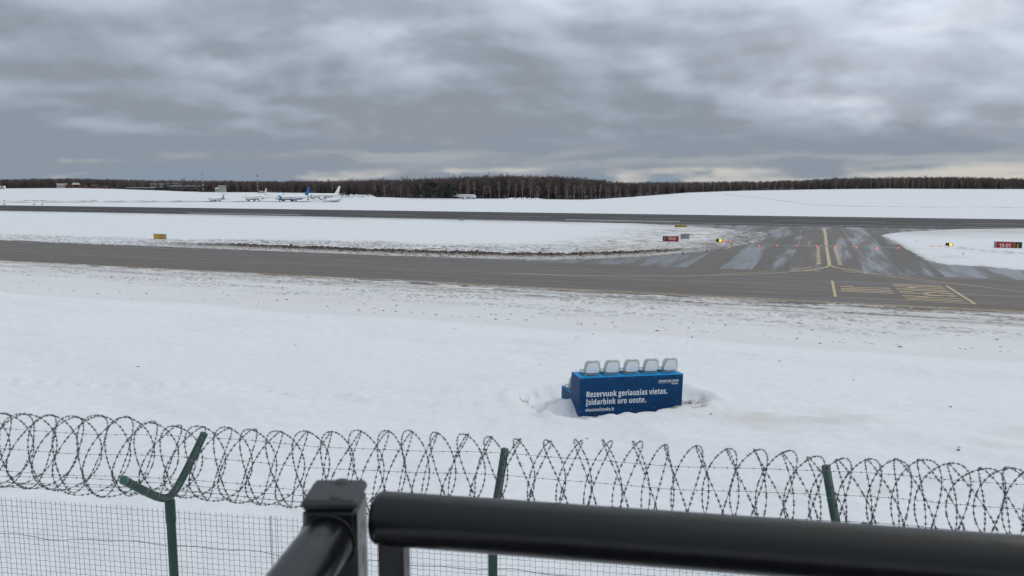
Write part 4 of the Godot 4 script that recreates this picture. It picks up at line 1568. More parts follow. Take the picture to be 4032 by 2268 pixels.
# nose towards +x, wheels on y = 0. o: length, radius, belly, fin, span, tail ("low" or "t"), engines ("wing" or "rear")
func aircraft(called: String, label: String, at: Vector3, heading: float, o: Dictionary) -> void:
	var root := thing(called, label, "aircraft", at, heading, "")
	var L: float = o.length
	var R: float = o.radius
	var cy: float = o.belly + R
	var body: Material = o.body
	var dark := mat(lin(0.02, 0.02, 0.024), 0.6)
	var glass := mat(lin(0.015, 0.018, 0.022), 0.15)
	var b := MB.new()
	var prof := [[0.0, -0.22, 0.02], [0.012, -0.20, 0.28], [0.03, -0.14, 0.52], [0.06, -0.07, 0.76], [0.095, -0.02, 0.93], [0.14, 0.0, 1.0], [0.30, 0.0, 1.0], [0.50, 0.0, 1.0], [0.66, 0.0, 1.0], [0.74, 0.06, 0.94], [0.82, 0.20, 0.78], [0.90, 0.40, 0.52], [0.96, 0.54, 0.28], [1.0, 0.62, 0.10]]
	var rings := []
	for p in prof:
		rings.append(ring(L * (0.5 - p[0]), cy + p[1] * R, p[2] * R * (1.04 if p[0] < 0.7 else 1.0), p[2] * R))
	b.loft(rings, true)
	obj("fuselage", b.mesh(), body, root)
	if o.has("tail_skin"):
		# differently painted rear fuselage, a sleeve just outside the skin
		b = MB.new()
		var sl := []
		for p in prof.slice(8):
			sl.append(ring(L * (0.5 - p[0]), cy + p[1] * R, p[2] * R * 1.012 + 0.02, p[2] * R * 1.012 + 0.02))
		b.loft(sl, true)
		obj("tail_skin", b.mesh(), o.tail_skin, root)
	if o.has("nose_band"):
		b = MB.new()
		var nb := []
		for fx in [0.085, 0.10, 0.125, 0.15]:
			var rr := curve([0.06, 0.095, 0.14, 0.3], [0.76, 0.93, 1.0, 1.0], fx)
			nb.append(ring(L * (0.5 - fx), cy - 0.01 * R, rr * R * 1.055, rr * R * 1.015))
		b.loft(nb, true)
		obj("nose_band", b.mesh(), o.nose_band, root)
	# grey belly
	b = MB.new()
	var bel := []
	for k in 9:
		var t := lerpf(0.10, 0.76, k / 8.0)
		var r := PackedVector3Array()
		for j in 12:
			var q := PI + 0.62 + (PI - 1.24) * j / 11.0
			r.append(Vector3(L * (0.5 - t), cy + sin(q) * R * 1.055, cos(q) * R * 1.02))
		for j in 12:
			var q := TAU - 0.62 - (PI - 1.24) * j / 11.0
			r.append(Vector3(L * (0.5 - t), cy + sin(q) * R * 0.9, cos(q) * R * 0.9))
		bel.append(r)
	b.loft(bel, true)
	obj("belly", b.mesh(), o.belly_skin, root)
	# windscreen and cabin windows
	b = MB.new()
	for s in [-1.0, 1.0]:
		for k in 3:
			var t := Transform3D(Basis(Vector3.UP, s * (0.35 + 0.42 * k)), Vector3(L * (0.5 - 0.055 - 0.008 * k) , cy + R * 0.42, s * R * (0.2 + 0.22 * k)))
			b.box(t, Vector3(0.5, 0.5, 0.55))
	var ws := obj("windscreen", b.mesh(), glass, root)
	ws.set_meta("kind", "stuff")
	b = MB.new()
	for s in [-1.0, 1.0]:
		var count := int(L * 0.62 / 0.75)
		for k in count:
			b.box(Transform3D(Basis(), Vector3(L * 0.36 - k * 0.75, cy + R * 0.22, s * R * 0.985)), Vector3(0.27, 0.38, 0.08))
	var cw := obj("cabin_windows", b.mesh(), glass, root)
	cw.set_meta("kind", "stuff")
	# wings
	var sp: float = o.span / 2.0
	for s in [-1.0, 1.0]:
		var w := obj("wing", blade([L * 0.12, -L * 0.09, cy - R * 0.72, s * R * 0.6, 0.8], [-L * 0.10, -L * 0.145, cy - R * 0.72 + sp * 0.10, s * sp, 0.22]), o.wing_skin, root)
		if o.get("winglet"):
			obj("winglet", blade([-L * 0.105, -L * 0.145, cy - R * 0.72 + sp * 0.10, s * sp, 0.18], [-L * 0.135, -L * 0.155, cy - R * 0.72 + sp * 0.10 + 2.4, s * (sp + 0.5), 0.1], true), o.winglet, w)
		if o.engines == "wing":
			var ex := L * 0.13
			var ez: float = s * sp * 0.33
			var ey := cy - R * 1.02
			var er: float = o.engine_r
			b = MB.new()
			var tr := Transform3D(Basis(Vector3.FORWARD, -PI / 2), Vector3(ex, ey, ez))
			b.lathe(tr, [Vector2(er * 0.62, -2.2), Vector2(er * 0.86, -1.6), Vector2(er * 1.0, -0.4), Vector2(er * 1.0, 0.6), Vector2(er * 0.93, 1.1), Vector2(er * 0.84, 1.16), Vector2(er * 0.8, 0.9), Vector2(er * 0.78, 0.3)], 18)
			var en := obj("engine", b.mesh(), o.engine_skin, root)
			b = MB.new()
			b.lathe(tr, [Vector2(er * 0.79, 0.3), Vector2(er * 0.3, 0.35), Vector2(0.0, 0.8)], 18)
			obj("fan", b.mesh(), dark, en)
			obj("pylon", blade([ex + 0.2, ex - 3.0, ey + er * 0.9, ez, 0.3], [ex - 1.2, ex - 3.4, ey + er + 0.7, ez, 0.25], true), body, en)
	# fin and tailplane
	var fh: float = o.fin
	var root_y := cy + R * 0.75
	obj("fin", blade([-L * 0.345, -L * 0.465, root_y, 0.0, 0.5], [-L * 0.465, -L * 0.52, fh, 0.0, 0.22], true), o.fin_skin, root)
	if o.has("fin_stripe"):
		for k in 6:
			var t0 := (k + 0.1) / 6.0
			var t1 := (k + 0.62) / 6.0
			var f := func(t): return [lerpf(-L * 0.345, -L * 0.465, t) - 0.3, lerpf(-L * 0.465, -L * 0.52, t) + 0.4, lerpf(root_y, fh, t), 0.0, 0.56 - 0.26 * t]
			obj("fin_stripe", blade(f.call(t0), f.call(t1), true), o.fin_stripe, root)
		for k in 4:
			b = MB.new()
			var sl := []
			for q in 5:
				var fx := 0.74 + 0.03 * k + 0.035 * q
				var yy := curve([0.66, 0.74, 0.82, 0.90, 0.96, 1.0], [0.0, 0.06, 0.20, 0.40, 0.54, 0.62], fx)
				var rr := curve([0.66, 0.74, 0.82, 0.90, 0.96, 1.0], [1.0, 0.94, 0.78, 0.52, 0.28, 0.1], fx)
				var a0 := lerpf(-0.75, 0.85, k / 3.6)
				var r := PackedVector3Array()
				for e in [[0.0, 1.03], [0.22, 1.03], [0.22, 0.9], [0.0, 0.9]]:
					r.append(Vector3(L * (0.5 - fx), cy + yy * R + sin(a0 + e[0]) * rr * R * e[1], cos(a0 + e[0]) * rr * R * e[1]))
				sl.append(r)
			b.loft(sl, true)
			obj("tail_stripe", b.mesh(), o.fin_stripe, root)
	var hy: float = fh - 0.25 if o.tail == "t" else cy + R * 0.62
	var hx: float = -L * 0.465 if o.tail == "t" else -L * 0.40
	var hs: float = o.span * 0.2
	for s in [-1.0, 1.0]:
		obj("tailplane", blade([hx, hx - L * 0.085, hy, s * 0.1, 0.3], [hx - L * 0.07, hx - L * 0.105, hy + (0.0 if o.tail == "t" else hs * 0.1), s * hs, 0.12]), o.wing_skin, root)
		if o.engines == "rear":
			var er: float = o.engine_r
			b = MB.new()
			var tr := Transform3D(Basis(Vector3.FORWARD, -PI / 2), Vector3(-L * 0.27, cy + R * 0.45, s * (R + er * 0.9)))
			b.lathe(tr, [Vector2(er * 0.55, -1.6), Vector2(er * 0.9, -0.9), Vector2(er, 0.3), Vector2(er * 0.9, 1.4), Vector2(er * 0.78, 1.42), Vector2(er * 0.74, 1.0)], 14)
			var en := obj("engine", b.mesh(), o.engine_skin, root)
			b = MB.new()
			b.lathe(tr, [Vector2(er * 0.76, 1.05), Vector2(0.0, 1.1)], 14)
			obj("fan", b.mesh(), dark, en)
	gear(root, L * 0.37, 0.0, cy - R * 0.6, o.belly * 0.33, dark, o.belly_skin)
	for s in [-1.0, 1.0]:
		gear(root, -L * 0.03, s * R * 1.45, cy - R * 0.7, o.belly * 0.42, dark, o.belly_skin)


func at_bearing(px: float, depth: float) -> Vector3:
	var x := (px - 2016.0) / 3172.0 * depth
	return Vector3(x, far_height(x, -depth), -depth)


func build_aircraft() -> void:
	var white := mat(lin(0.80, 0.81, 0.82), 0.35)
	var cream := mat(lin(0.76, 0.78, 0.77), 0.4)
	var greyw := mat(lin(0.45, 0.465, 0.475), 0.5)
	var dkgrey := mat(lin(0.12, 0.125, 0.14), 0.5)
	var blue := mat(lin(0.006, 0.12, 0.40), 0.35)
	var teal := mat(lin(0.03, 0.22, 0.38), 0.35)
	var ltblue := mat(lin(0.10, 0.28, 0.48), 0.4)
	var ink := mat(lin(0.03, 0.035, 0.04), 0.5)
	# heading: 0 points the nose to +x; PI points it left; more than PI turns it towards the viewer
	aircraft("parked_airliner", "white airliner with a bright blue fin and blue engines, parked on snow", at_bearing(1150, 690), PI + 0.98, {"length": 38.0, "radius": 1.95, "belly": 1.5, "fin": 12.4, "span": 35.0, "tail": "low", "engines": "wing", "engine_r": 1.15, "body": cream, "belly_skin": dkgrey, "wing_skin": greyw, "engine_skin": blue, "fin_skin": blue, "winglet": teal, "nose_band": teal})
	aircraft("parked_airliner", "white airliner with dark stripes across its fin, nose towards the taxiway", at_bearing(1008, 700), PI + 1.36, {"length": 35.0, "radius": 1.95, "belly": 1.5, "fin": 11.2, "span": 34.0, "tail": "low", "engines": "wing", "engine_r": 1.1, "body": cream, "belly_skin": dkgrey, "wing_skin": greyw, "engine_skin": white, "fin_skin": white, "fin_stripe": ink})
	aircraft("parked_airliner", "all white airliner parked behind the one with the blue fin", at_bearing(1266, 745), PI + 0.95, {"length": 44.5, "radius": 2.0, "belly": 2.0, "fin": 12.6, "span": 35.0, "tail": "low", "engines": "wing", "engine_r": 1.3, "body": cream, "belly_skin": greyw, "wing_skin": greyw, "engine_skin": white, "fin_skin": white})
	aircraft("parked_jet", "small jet with a pale blue T tail, nose towards the taxiway", at_bearing(851, 690), PI + 1.40, {"length": 25.0, "radius": 1.35, "belly": 0.9, "fin": 6.3, "span": 21.0, "tail": "t", "engines": "rear", "engine_r": 0.8, "body": cream, "belly_skin": dkgrey, "wing_skin": greyw, "engine_skin": teal, "fin_skin": ltblue})
	aircraft("parked_jet", "small grey white jet with swept fin, parked beside the all white airliner", at_bearing(1308, 655), PI + 0.70, {"length": 18.5, "radius": 1.05, "belly": 0.55, "fin": 4.6, "span": 17.0, "tail": "t", "engines": "rear", "engine_r": 0.55, "body": white, "belly_skin": greyw, "wing_skin": greyw, "engine_skin": greyw, "fin_skin": cream})
	aircraft("parked_airliner", "distant white airliner standing before the wood, next to the pines", at_bearing(1833, 775) + Vector3(0, 0.1, 0), -0.75, {"length": 29.0, "radius": 1.6, "belly": 1.2, "fin": 7.6, "span": 26.0, "tail": "low", "engines": "wing", "engine_r": 0.9, "body": white, "belly_skin": greyw, "wing_skin": white, "engine_skin": white, "fin_skin": white})
	# strip of cleared apron under the aircraft, reaching to the left
	var b := MB.new()
	var b2 := MB.new()
	var prev := []
	for k in 61:
		var px := -200.0 + k * 25.6
		var d0: float = curve([-200.0, 850.0, 1400.0], [640.0, 676.0, 668.0], px)
		var d1: float = d0 + 9.0 + 4.0 * sin(k * 1.3)
		var p := at_bearing(px, d0) + Vector3(0, 0.35, 0)
		var q := at_bearing(px, d1) + Vector3(0, 0.35, 0)
		if prev:
			b.quad(prev[0], p, q, prev[1])
		prev = [p, q]
	structure("apron", b.mesh(), mat(lin(0.30, 0.305, 0.315), 0.7), "grey cleared apron strip under the parked aircraft", "apron")


# ---------------------------------------------------------------- woods
func rnd_dir(r: RandomNumberGenerator) -> Vector3:
	var v := Vector3(r.randfn(), r.randfn(), r.randfn())
	return v.normalized()


# leafless broadleaf: [trunk mesh, crown mesh]
func bare_tree(h: float, nseed: int, low: float, reach: float, boughs: int, twigs: int, tw: float, girth: float) -> Array:
	var r := RandomNumberGenerator.new()
	r.seed = nseed
	var t := MB.new()
	var pts := []
	var lean := Vector3(r.randf_range(-0.05, 0.05), 0, r.randf_range(-0.05, 0.05))
	for k in 6:
		var f := k / 5.0
		pts.append(Vector3(lean.x * h * f * f + r.randf_range(-0.1, 0.1) * f, h * f * 0.88 - 0.3, lean.z * h * f * f + r.randf_range(-0.1, 0.1) * f))
	t.tube(pts, [girth, girth * 0.82, girth * 0.64, girth * 0.46, girth * 0.28, girth * 0.08], 6, false)
	var c := MB.new()
	for k in boughs:
		var f := lerpf(low, 0.97, (k + r.randf()) / boughs)
		var seg := int(f * 5.0)
		var p: Vector3 = pts[seg].lerp(pts[mini(seg + 1, 5)], f * 5.0 - seg)
		var az := k * 2.4 + r.randf_range(-0.5, 0.5)
		var up := r.randf_range(0.5, 1.3)
		var d := Vector3(cos(az), up, sin(az)).normalized()
		var shape := sqrt(sin(PI * clampf((f - low) / (1.0 - low) * 0.72 + 0.14, 0.0, 1.0)))
		var bl := reach * h * (0.45 + 0.75 * shape) * r.randf_range(0.6, 1.15)
		var mid := p + d * bl * 0.55
		var tip := mid + (d + Vector3(0, 0.35, 0)).normalized() * bl * 0.5
		c.tube([p, mid, tip], [girth * 0.26, girth * 0.16, girth * 0.05], 3, false)
		for q in twigs:
			var g := r.randf_range(0.2, 1.0)
			var s := p.lerp(mid, g * 2.0) if g < 0.5 else mid.lerp(tip, g * 2.0 - 1.0)
			var td := (d * 0.7 + rnd_dir(r) * 0.9 + Vector3(0, 0.45, 0)).normalized()
			var tl := h * r.randf_range(0.05, 0.13)
			var side := td.cross(rnd_dir(r)).normalized() * tw * r.randf_range(0.6, 1.2)
			var e := s + td * tl
			c.tri(s - side, s + side, e)
			var td2 := (td + rnd_dir(r) * 0.8).normalized()
			var s2 := s.lerp(e, 0.45)
			c.tri(s2 - side * 0.6, s2 + side * 0.6, s2 + td2 * tl * 0.7)
	return [t.mesh(), c.mesh()]


func conifer(h: float, nseed: int, low: float, wide: float) -> Array:
	var r := RandomNumberGenerator.new()
	r.seed = nseed
	var t := MB.new()
	t.tube([Vector3(0, -0.3, 0), Vector3(0, h * 0.5, 0), Vector3(0, h * 0.97, 0)], [h * 0.014, h * 0.009, 0.03], 6, false)
	var c := MB.new()
	var n := 15
	for k in n:
		var f := lerpf(low, 1.0, k / float(n - 1))
		var rad := wide * h * (1.0 - f + 0.03) / (1.0 - low) * r.randf_range(0.75, 1.15)
		for j in 9:
			var a := j * TAU / 9.0 + k * 0.7 + r.randf_range(-0.25, 0.25)
			var d := Vector3(cos(a), 0, sin(a))
			var s := Vector3(-d.z, 0, d.x)
			var p := Vector3(0, f * h, 0)
			var m := p + d * rad * 0.55 - Vector3(0, rad * 0.18, 0)
			var e := p + d * rad * r.randf_range(0.8, 1.1) - Vector3(0, rad * 0.5, 0)
			var w := rad * 0.24
			c.tri(p, m + s * w - Vector3(0, w * 0.5, 0), m - s * w - Vector3(0, w * 0.5, 0))
			c.tri(m + s * w, e, m - s * w)
			c.tri(p, m - Vector3(0, w * 1.6, 0), e)
	return [t.mesh(), c.mesh()]


func pine(h: float, nseed: int) -> Array:
	var r := RandomNumberGenerator.new()
	r.seed = nseed
	var t := MB.new()
	t.tube([Vector3(0, -0.3, 0), Vector3(0.1, h * 0.4, 0), Vector3(0, h * 0.92, 0.1)], [h * 0.016, h * 0.012, 0.05], 7, false)
	var c := MB.new()
	for k in 46:
		var f := lerpf(0.30, 0.98, pow(r.randf(), 0.9))
		var a := r.randf() * TAU
		var rad := h * 0.29 * sin(PI * pow(clampf((f - 0.22) / 0.80, 0.0, 1.0), 0.75)) * sqrt(r.randf_range(0.15, 1.0))
		var p := Vector3(cos(a) * rad, f * h, sin(a) * rad)
		t.tube([Vector3(0, f * h - rad * 0.35, 0), p], [0.09, 0.04], 3, false)
		var cr := h * r.randf_range(0.055, 0.10)
		for q in 26:
			var d := rnd_dir(r)
			d.y *= 0.65
			var o := p + d * cr * r.randf_range(0.3, 1.0)
			var w := rnd_dir(r) * cr * 0.30
			var l := (d + Vector3(0, 0.3, 0)).normalized() * cr * 0.55
			c.tri(o - w, o + w, o + l)
	return [t.mesh(), c.mesh()]


func stand_tree(called: String, label: String, meshes: Array, at: Vector3, scale: float, turn: float, tm: Material, cm: Material, group := "") -> void:
	var root := thing(called, label, "tree", at, turn, group)
	var a := obj("trunk", meshes[0], tm, root)
	var c := obj("crown", meshes[1], cm, root)
	a.scale = Vector3.ONE * scale
	c.scale = Vector3.ONE * scale


func mass(called: String, label: String, meshes: Array, mats: Array, places: Array) -> void:
	# one body of far trees: trunk and crown of each variant as one mesh of two surfaces
	var m := ArrayMesh.new()
	for k in meshes.size():
		m.add_surface_from_arrays(Mesh.PRIMITIVE_TRIANGLES, (meshes[k] as ArrayMesh).surface_get_arrays(0))
		m.surface_set_material(k, mats[k])
	var mm := MultiMesh.new()
	mm.transform_format = MultiMesh.TRANSFORM_3D
	mm.mesh = m
	mm.instance_count = places.size()
	for k in places.size():
		mm.set_instance_transform(k, places[k])
	var o := MultiMeshInstance3D.new()
	o.multimesh = mm
	o.name = numbered(called)
	add_child(o)
	tag(o, label, "wood", "", "stuff")


func build_woods() -> void:
	var bark := mat(lin(0.128, 0.105, 0.096), 0.9)
	var greybark := mat(lin(0.307, 0.275, 0.243), 0.9)
	var birch := mat(lin(0.44, 0.41, 0.37), 0.85)
	var twig := mat(lin(0.134, 0.100, 0.092), 0.9)
	var twig2 := mat(lin(0.173, 0.132, 0.113), 0.9)
	var twig3 := mat(lin(0.113, 0.090, 0.090), 0.9)
	var paletwig := mat(lin(0.22, 0.19, 0.165), 0.9)
	var needle := mat(lin(0.022, 0.034, 0.029), 0.9)
	var needle2 := mat(lin(0.028, 0.042, 0.030), 0.9)
	var r := RandomNumberGenerator.new()
	r.seed = 99
	var kinds := []
	for k in 5:
		kinds.append(bare_tree(10.0, 300 + k, 0.18, 0.19, 30, 11, 0.062, 0.085))
	var con := [conifer(10.0, 400, 0.12, 0.20), conifer(10.0, 401, 0.2, 0.17)]
	var places := [[], [], [], [], []]
	var cplaces := [[], []]
	var shrub := []
	var px := -420.0
	while px < 4520.0:
		var wd := wood_distance(px)
		var step := 2.9 / wd * 3172.0
		for row in 9:
			var p := px + r.randf_range(-0.6, 0.6) * step
			var d := wd + 5.0 + row * 8.0 + r.randf_range(-3.5, 3.5)
			var at := at_bearing(p, d)
			var top := wood_top(p)
			var hh := (top - at.y) * r.randf_range(0.86, 1.06)
			if row == 0:
				hh *= r.randf_range(0.7, 1.0)
			if r.randf() < 0.05:
				hh *= 1.10
			hh = maxf(hh, 6.0)
			var cshare := 0.05
			if p > 2560.0 and p < 3000.0 and row > 5:
				cshare = 0.5
			if p > 3130.0 and p < 3950.0 and row > 5:
				cshare = 0.65
			if p > 1700.0 and p < 2330.0 and row > 4:
				cshare = 0.16
			if p < 1400.0:
				cshare = 0.10
			var s := hh / 10.0
			var wide := s * r.randf_range(0.85, 1.15)
			var b := Basis(Vector3.UP, r.randf() * TAU).scaled(Vector3(wide, s, wide))
			if r.randf() < cshare:
				cplaces[r.randi() % 2].append(Transform3D(b, at))
			else:
				places[r.randi() % 5].append(Transform3D(b, at))
		for q in 2:
			var p := px + r.randf_range(-1.0, 1.0) * step
			var at := at_bearing(p, wd + r.randf_range(-1.0, 6.0))
			var s := r.randf_range(0.22, 0.48)
			shrub.append(Transform3D(Basis(Vector3.UP, r.randf() * TAU).scaled(Vector3(s * 1.8, s, s * 1.8)), at))
		px += step
	for k in 5:
		mass("bare_wood", ["brown leafless wood along the far edge of the snow", "purplish leafless trees filling the far wood", "greyish leafless trees among the far wood", "tall thin leafless trees in the far wood", "dark leafless trees deep in the far wood"][k], kinds[k], [[bark, greybark, bark, bark, greybark][k], [twig, twig2, twig, twig3, twig2][k]], places[k])
	mass("conifer_wood", "dark spruces rising behind the leafless wood", con[0], [bark, needle], cplaces[0])
	mass("conifer_wood", "slender dark conifers scattered in the leafless wood", con[1], [bark, needle2], cplaces[1])
	mass("undergrowth", "low brown brush along the foot of the far wood", kinds[2], [bark, twig3], shrub)
	# birches that stand out at the front of the wood
	var bk := []
	for k in 4:
		bk.append(bare_tree(10.0, 500 + k, [0.30, 0.45, 0.38, 0.5][k], [0.16, 0.11, 0.14, 0.09][k], 18, 6, 0.05, 0.11))
	var spots := [1240, 1310, 1480, 1512, 1575, 1660, 1716, 1812, 1838, 1846, 1868, 1905, 1930, 1965, 2002, 2030, 2058, 2090, 2160, 2190, 2228, 2236, 2262, 2281, 2293, 2304, 2330, 2345, 2362, 2388, 2402, 2425, 2441, 2470, 2520, 2560, 2590, 2655, 2700, 2728, 2770, 2812, 2850, 2876, 2930, 2960, 2984, 3030, 3052, 3082, 3120, 3186, 3278, 3290, 3330, 3379, 3430, 3462, 3484, 3505, 3525, 3560, 3573, 3594, 3618, 3637, 3659, 3702, 3716, 3750, 3786, 3812, 3840, 3860, 3925]
	for p in spots:
		var d := wood_distance(p) - r.randf_range(0.0, 4.0)
		var at := at_bearing(p, d)
		var hh := (wood_top(p) - at.y) * r.randf_range(0.62, 0.95)
		stand_tree("birch_tree", "leafless birch with a pale trunk at the front of the far wood", bk[r.randi() % 4], at, maxf(hh, 8.0) / 10.0, r.randf() * TAU, birch if r.randf() < 0.8 else greybark, paletwig, "pale birches along the front of the far wood")
	# the bushy pale tree and the tall ones that break the skyline
	var bushy := bare_tree(10.0, 610, 0.12, 0.24, 34, 9, 0.045, 0.10)
	stand_tree("pale_tree", "full crowned pale leafless tree standing alone before the wood's middle", bushy, at_bearing(2118, 785), 1.32, 0.3, birch, paletwig)
	var bigtree := bare_tree(10.0, 620, 0.25, 0.26, 40, 10, 0.06, 0.14)
	stand_tree("tall_tree", "tall round crowned leafless tree rising over the white hall roofs", bigtree, at_bearing(722, 1050), 1.75, 1.0, bark, twig)
	stand_tree("tall_tree", "round leafless tree against the sky beside the white hall roofs", bigtree, at_bearing(621, 1062), 1.2, 2.0, bark, twig)
	stand_tree("tall_tree", "broad leafless tree between the brick houses and the halls", bigtree, at_bearing(555, 1055), 1.35, 3.0, bark, twig2)
	for a in [[890, 1.25], [935, 1.3], [980, 1.2], [465, 1.2], [520, 1.15], [840, 1.1], [770, 1.2]]:
		stand_tree("leafless_tree", "dark leafless tree before the far buildings", bigtree, at_bearing(a[0], 1040), a[1], a[0] * 0.37, bark, twig, "dark leafless trees among the far buildings")
	# clump of pines
	for a in [[1642, 776, 1.28], [1668, 770, 1.42], [1697, 774, 1.62], [1712, 780, 1.5], [1740, 772, 1.45], [1768, 776, 1.48], [1788, 782, 1.3]]:
		stand_tree("pine_tree", "dark green pine in the clump before the far wood", [pine_a, pine_b, pine_c][int(a[0]) % 3], at_bearing(a[0], a[1]), a[2], a[0] * 0.7, bark, needle2, "dark pines clumped before the far wood")
	for a in [[2492, 792, 0.62], [2630, 850, 0.55]]:
		stand_tree("juniper_bush", "low dark evergreen bush at the foot of the birches", pine_b, at_bearing(a[0], a[1]) + Vector3(0, -2.2, 0), a[2], a[0] * 0.7, bark, needle, "dark evergreen bushes at the wood's foot")


var pine_a := []
var pine_b := []
var pine_c := []


# ---------------------------------------------------------------- far buildings, masts, banks
func far_building(called: String, label: String, px0: float, px1: float, row_top: float, row_foot: float, depth: float, wall: Material, roof: Material, gable: bool, windows: int, storeys := 1) -> void:
	var k := depth / 3172.0
	var w := (px1 - px0) * k
	var at := at_bearing((px0 + px1) / 2.0, depth)
	at.y = CAM_Y - (row_foot - 724.0) * k
	var h := (row_foot - row_top) * k
	var dp := maxf(6.0, w * 0.5)
	var root := thing(called, label, "building", at, 0.0)
	var wh := h * (0.68 if gable else 0.9)
	var b := MB.new()
	b.box(Transform3D(Basis(), Vector3(0, wh / 2 - 0.5, -dp / 2)), Vector3(w, wh + 1.0, dp))
	obj("wall", b.mesh(), wall, root)
	b = MB.new()
	if gable:
		b.prism(Transform3D(Basis(Vector3(0, 0, 1), Vector3(0, 1, 0), Vector3(-1, 0, 0)), Vector3(w / 2 + 0.3, wh, -dp / 2)), PackedVector2Array([Vector2(-dp / 2 - 0.4, 0), Vector2(dp / 2 + 0.4, 0), Vector2(0, h - wh)]), w + 0.6)
	else:
		b.box(Transform3D(Basis(), Vector3(0, wh + h * 0.05, -dp / 2)), Vector3(w + 0.6, h * 0.1, dp + 0.6))
	obj("roof", b.mesh(), roof, root)
	var glass := mat(lin(0.03, 0.035, 0.04), 0.2)
	for s in storeys:
		for q in windows:
			b = MB.new()
			var x := lerpf(-w / 2, w / 2, (q + 0.5) / windows)
			b.box(Transform3D(Basis(), Vector3(x, wh * (s + 0.55) / storeys, 0.03)), Vector3(w / windows * 0.42, wh / storeys * 0.38, 0.06))
			obj("window", b.mesh(), glass, root)


func striped_mast(label: String, px: float, depth: float, row_top: float, row_foot: float, platform: bool) -> void:
	var k := depth / 3172.0
	var at := at_bearing(px, depth)
	at.y = CAM_Y - (row_foot - 724.0) * k
	var h := (row_foot - row_top) * k
	var root := thing("radio_mast", label, "mast", at, 0.4)
	var red := mat(lin(0.30, 0.035, 0.025), 0.6)
	var wht := mat(lin(0.66, 0.64, 0.62), 0.6)
	var n := 9
	for q in n:
		var b := MB.new()
		var y0: float = h * q / n
		var y1: float = h * (q + 1) / n
		var r0 := lerpf(0.62, 0.34, q / float(n))
		var r1 := lerpf(0.62, 0.34, (q + 1) / float(n))
		# a lattice section: three legs and the bracing between
		for j in 3:
			var a := TAU * j / 3.0
			var e := TAU * (j + 1) / 3.0
			b.tube([Vector3(cos(a) * r0, y0 - (1.0 if q == 0 else 0.0), sin(a) * r0), Vector3(cos(a) * r1, y1, sin(a) * r1)], [0.11], 4, false)
			b.tube([Vector3(cos(a) * r0, y0, sin(a) * r0), Vector3(cos(e) * r1, y1, sin(e) * r1)], [0.07], 4, false)
			b.tube([Vector3(cos(a) * r0, y0, sin(a) * r0), Vector3(cos(e) * r0, y0, sin(e) * r0)], [0.07], 4, false)
		var dark := q == n - 1 and not platform
		obj("lattice_section", b.mesh(), red if q % 2 == 0 or dark else wht, root)
	var b2 := MB.new()
	b2.tube([Vector3(0, h, 0), Vector3(0, h + (3.0 if platform else 2.0), 0)], [0.08], 5, true)
	obj("aerial", b2.mesh(), mat(lin(0.05, 0.05, 0.055), 0.6), root)
	if platform:
		b2 = MB.new()
		b2.lathe(Transform3D(Basis(), Vector3(0, h, 0)), [Vector2(0.3, -0.6), Vector2(1.3, 0.0), Vector2(1.3, 0.25), Vector2(0.2, 0.3)], 10, true)
		b2.lathe(Transform3D(Basis(), Vector3(0, h, 0)), [Vector2(1.25, 1.0), Vector2(1.32, 1.05), Vector2(1.25, 1.1)], 10)
		obj("platform", b2.mesh(), mat(lin(0.05, 0.05, 0.055), 0.6), root)


func checker_hut(label: String, px0: float, px1: float, row_top: float, row_foot: float, depth: float) -> void:
	var k := depth / 3172.0
	var at := at_bearing((px0 + px1) / 2.0, depth)
	at.y = CAM_Y - (row_foot - 724.0) * k
	var w := (px1 - px0) * k
	var h := (row_foot - row_top) * k
	var root := thing("equipment_hut", label, "hut", at)
	var red := mat(lin(0.36, 0.04, 0.035), 0.6)
	var wht := mat(lin(0.68, 0.66, 0.64), 0.6)
	var b := MB.new()
	b.box(Transform3D(Basis(), Vector3(0, h / 2 - 0.4, -2.0)), Vector3(w - 0.05, h + 0.7, 3.9))
	obj("wall", b.mesh(), wht, root)
	var cols := 5
	var rows := 2
	for i in cols:
		for j in rows:
			b = MB.new()
			b.box(Transform3D(Basis(), Vector3(lerpf(-w / 2, w / 2, (i + 0.5) / cols), h * (j + 0.5) / rows, -0.02)), Vector3(w / cols, h / rows, 0.08))
			obj("panel", b.mesh(), red if (i + j) % 2 == 0 else wht, root)
	b = MB.new()
	b.box(Transform3D(Basis(), Vector3(0, h + 0.08, -2.0)), Vector3(w + 0.3, 0.16, 4.3))
	obj("roof", b.mesh(), wht, root)


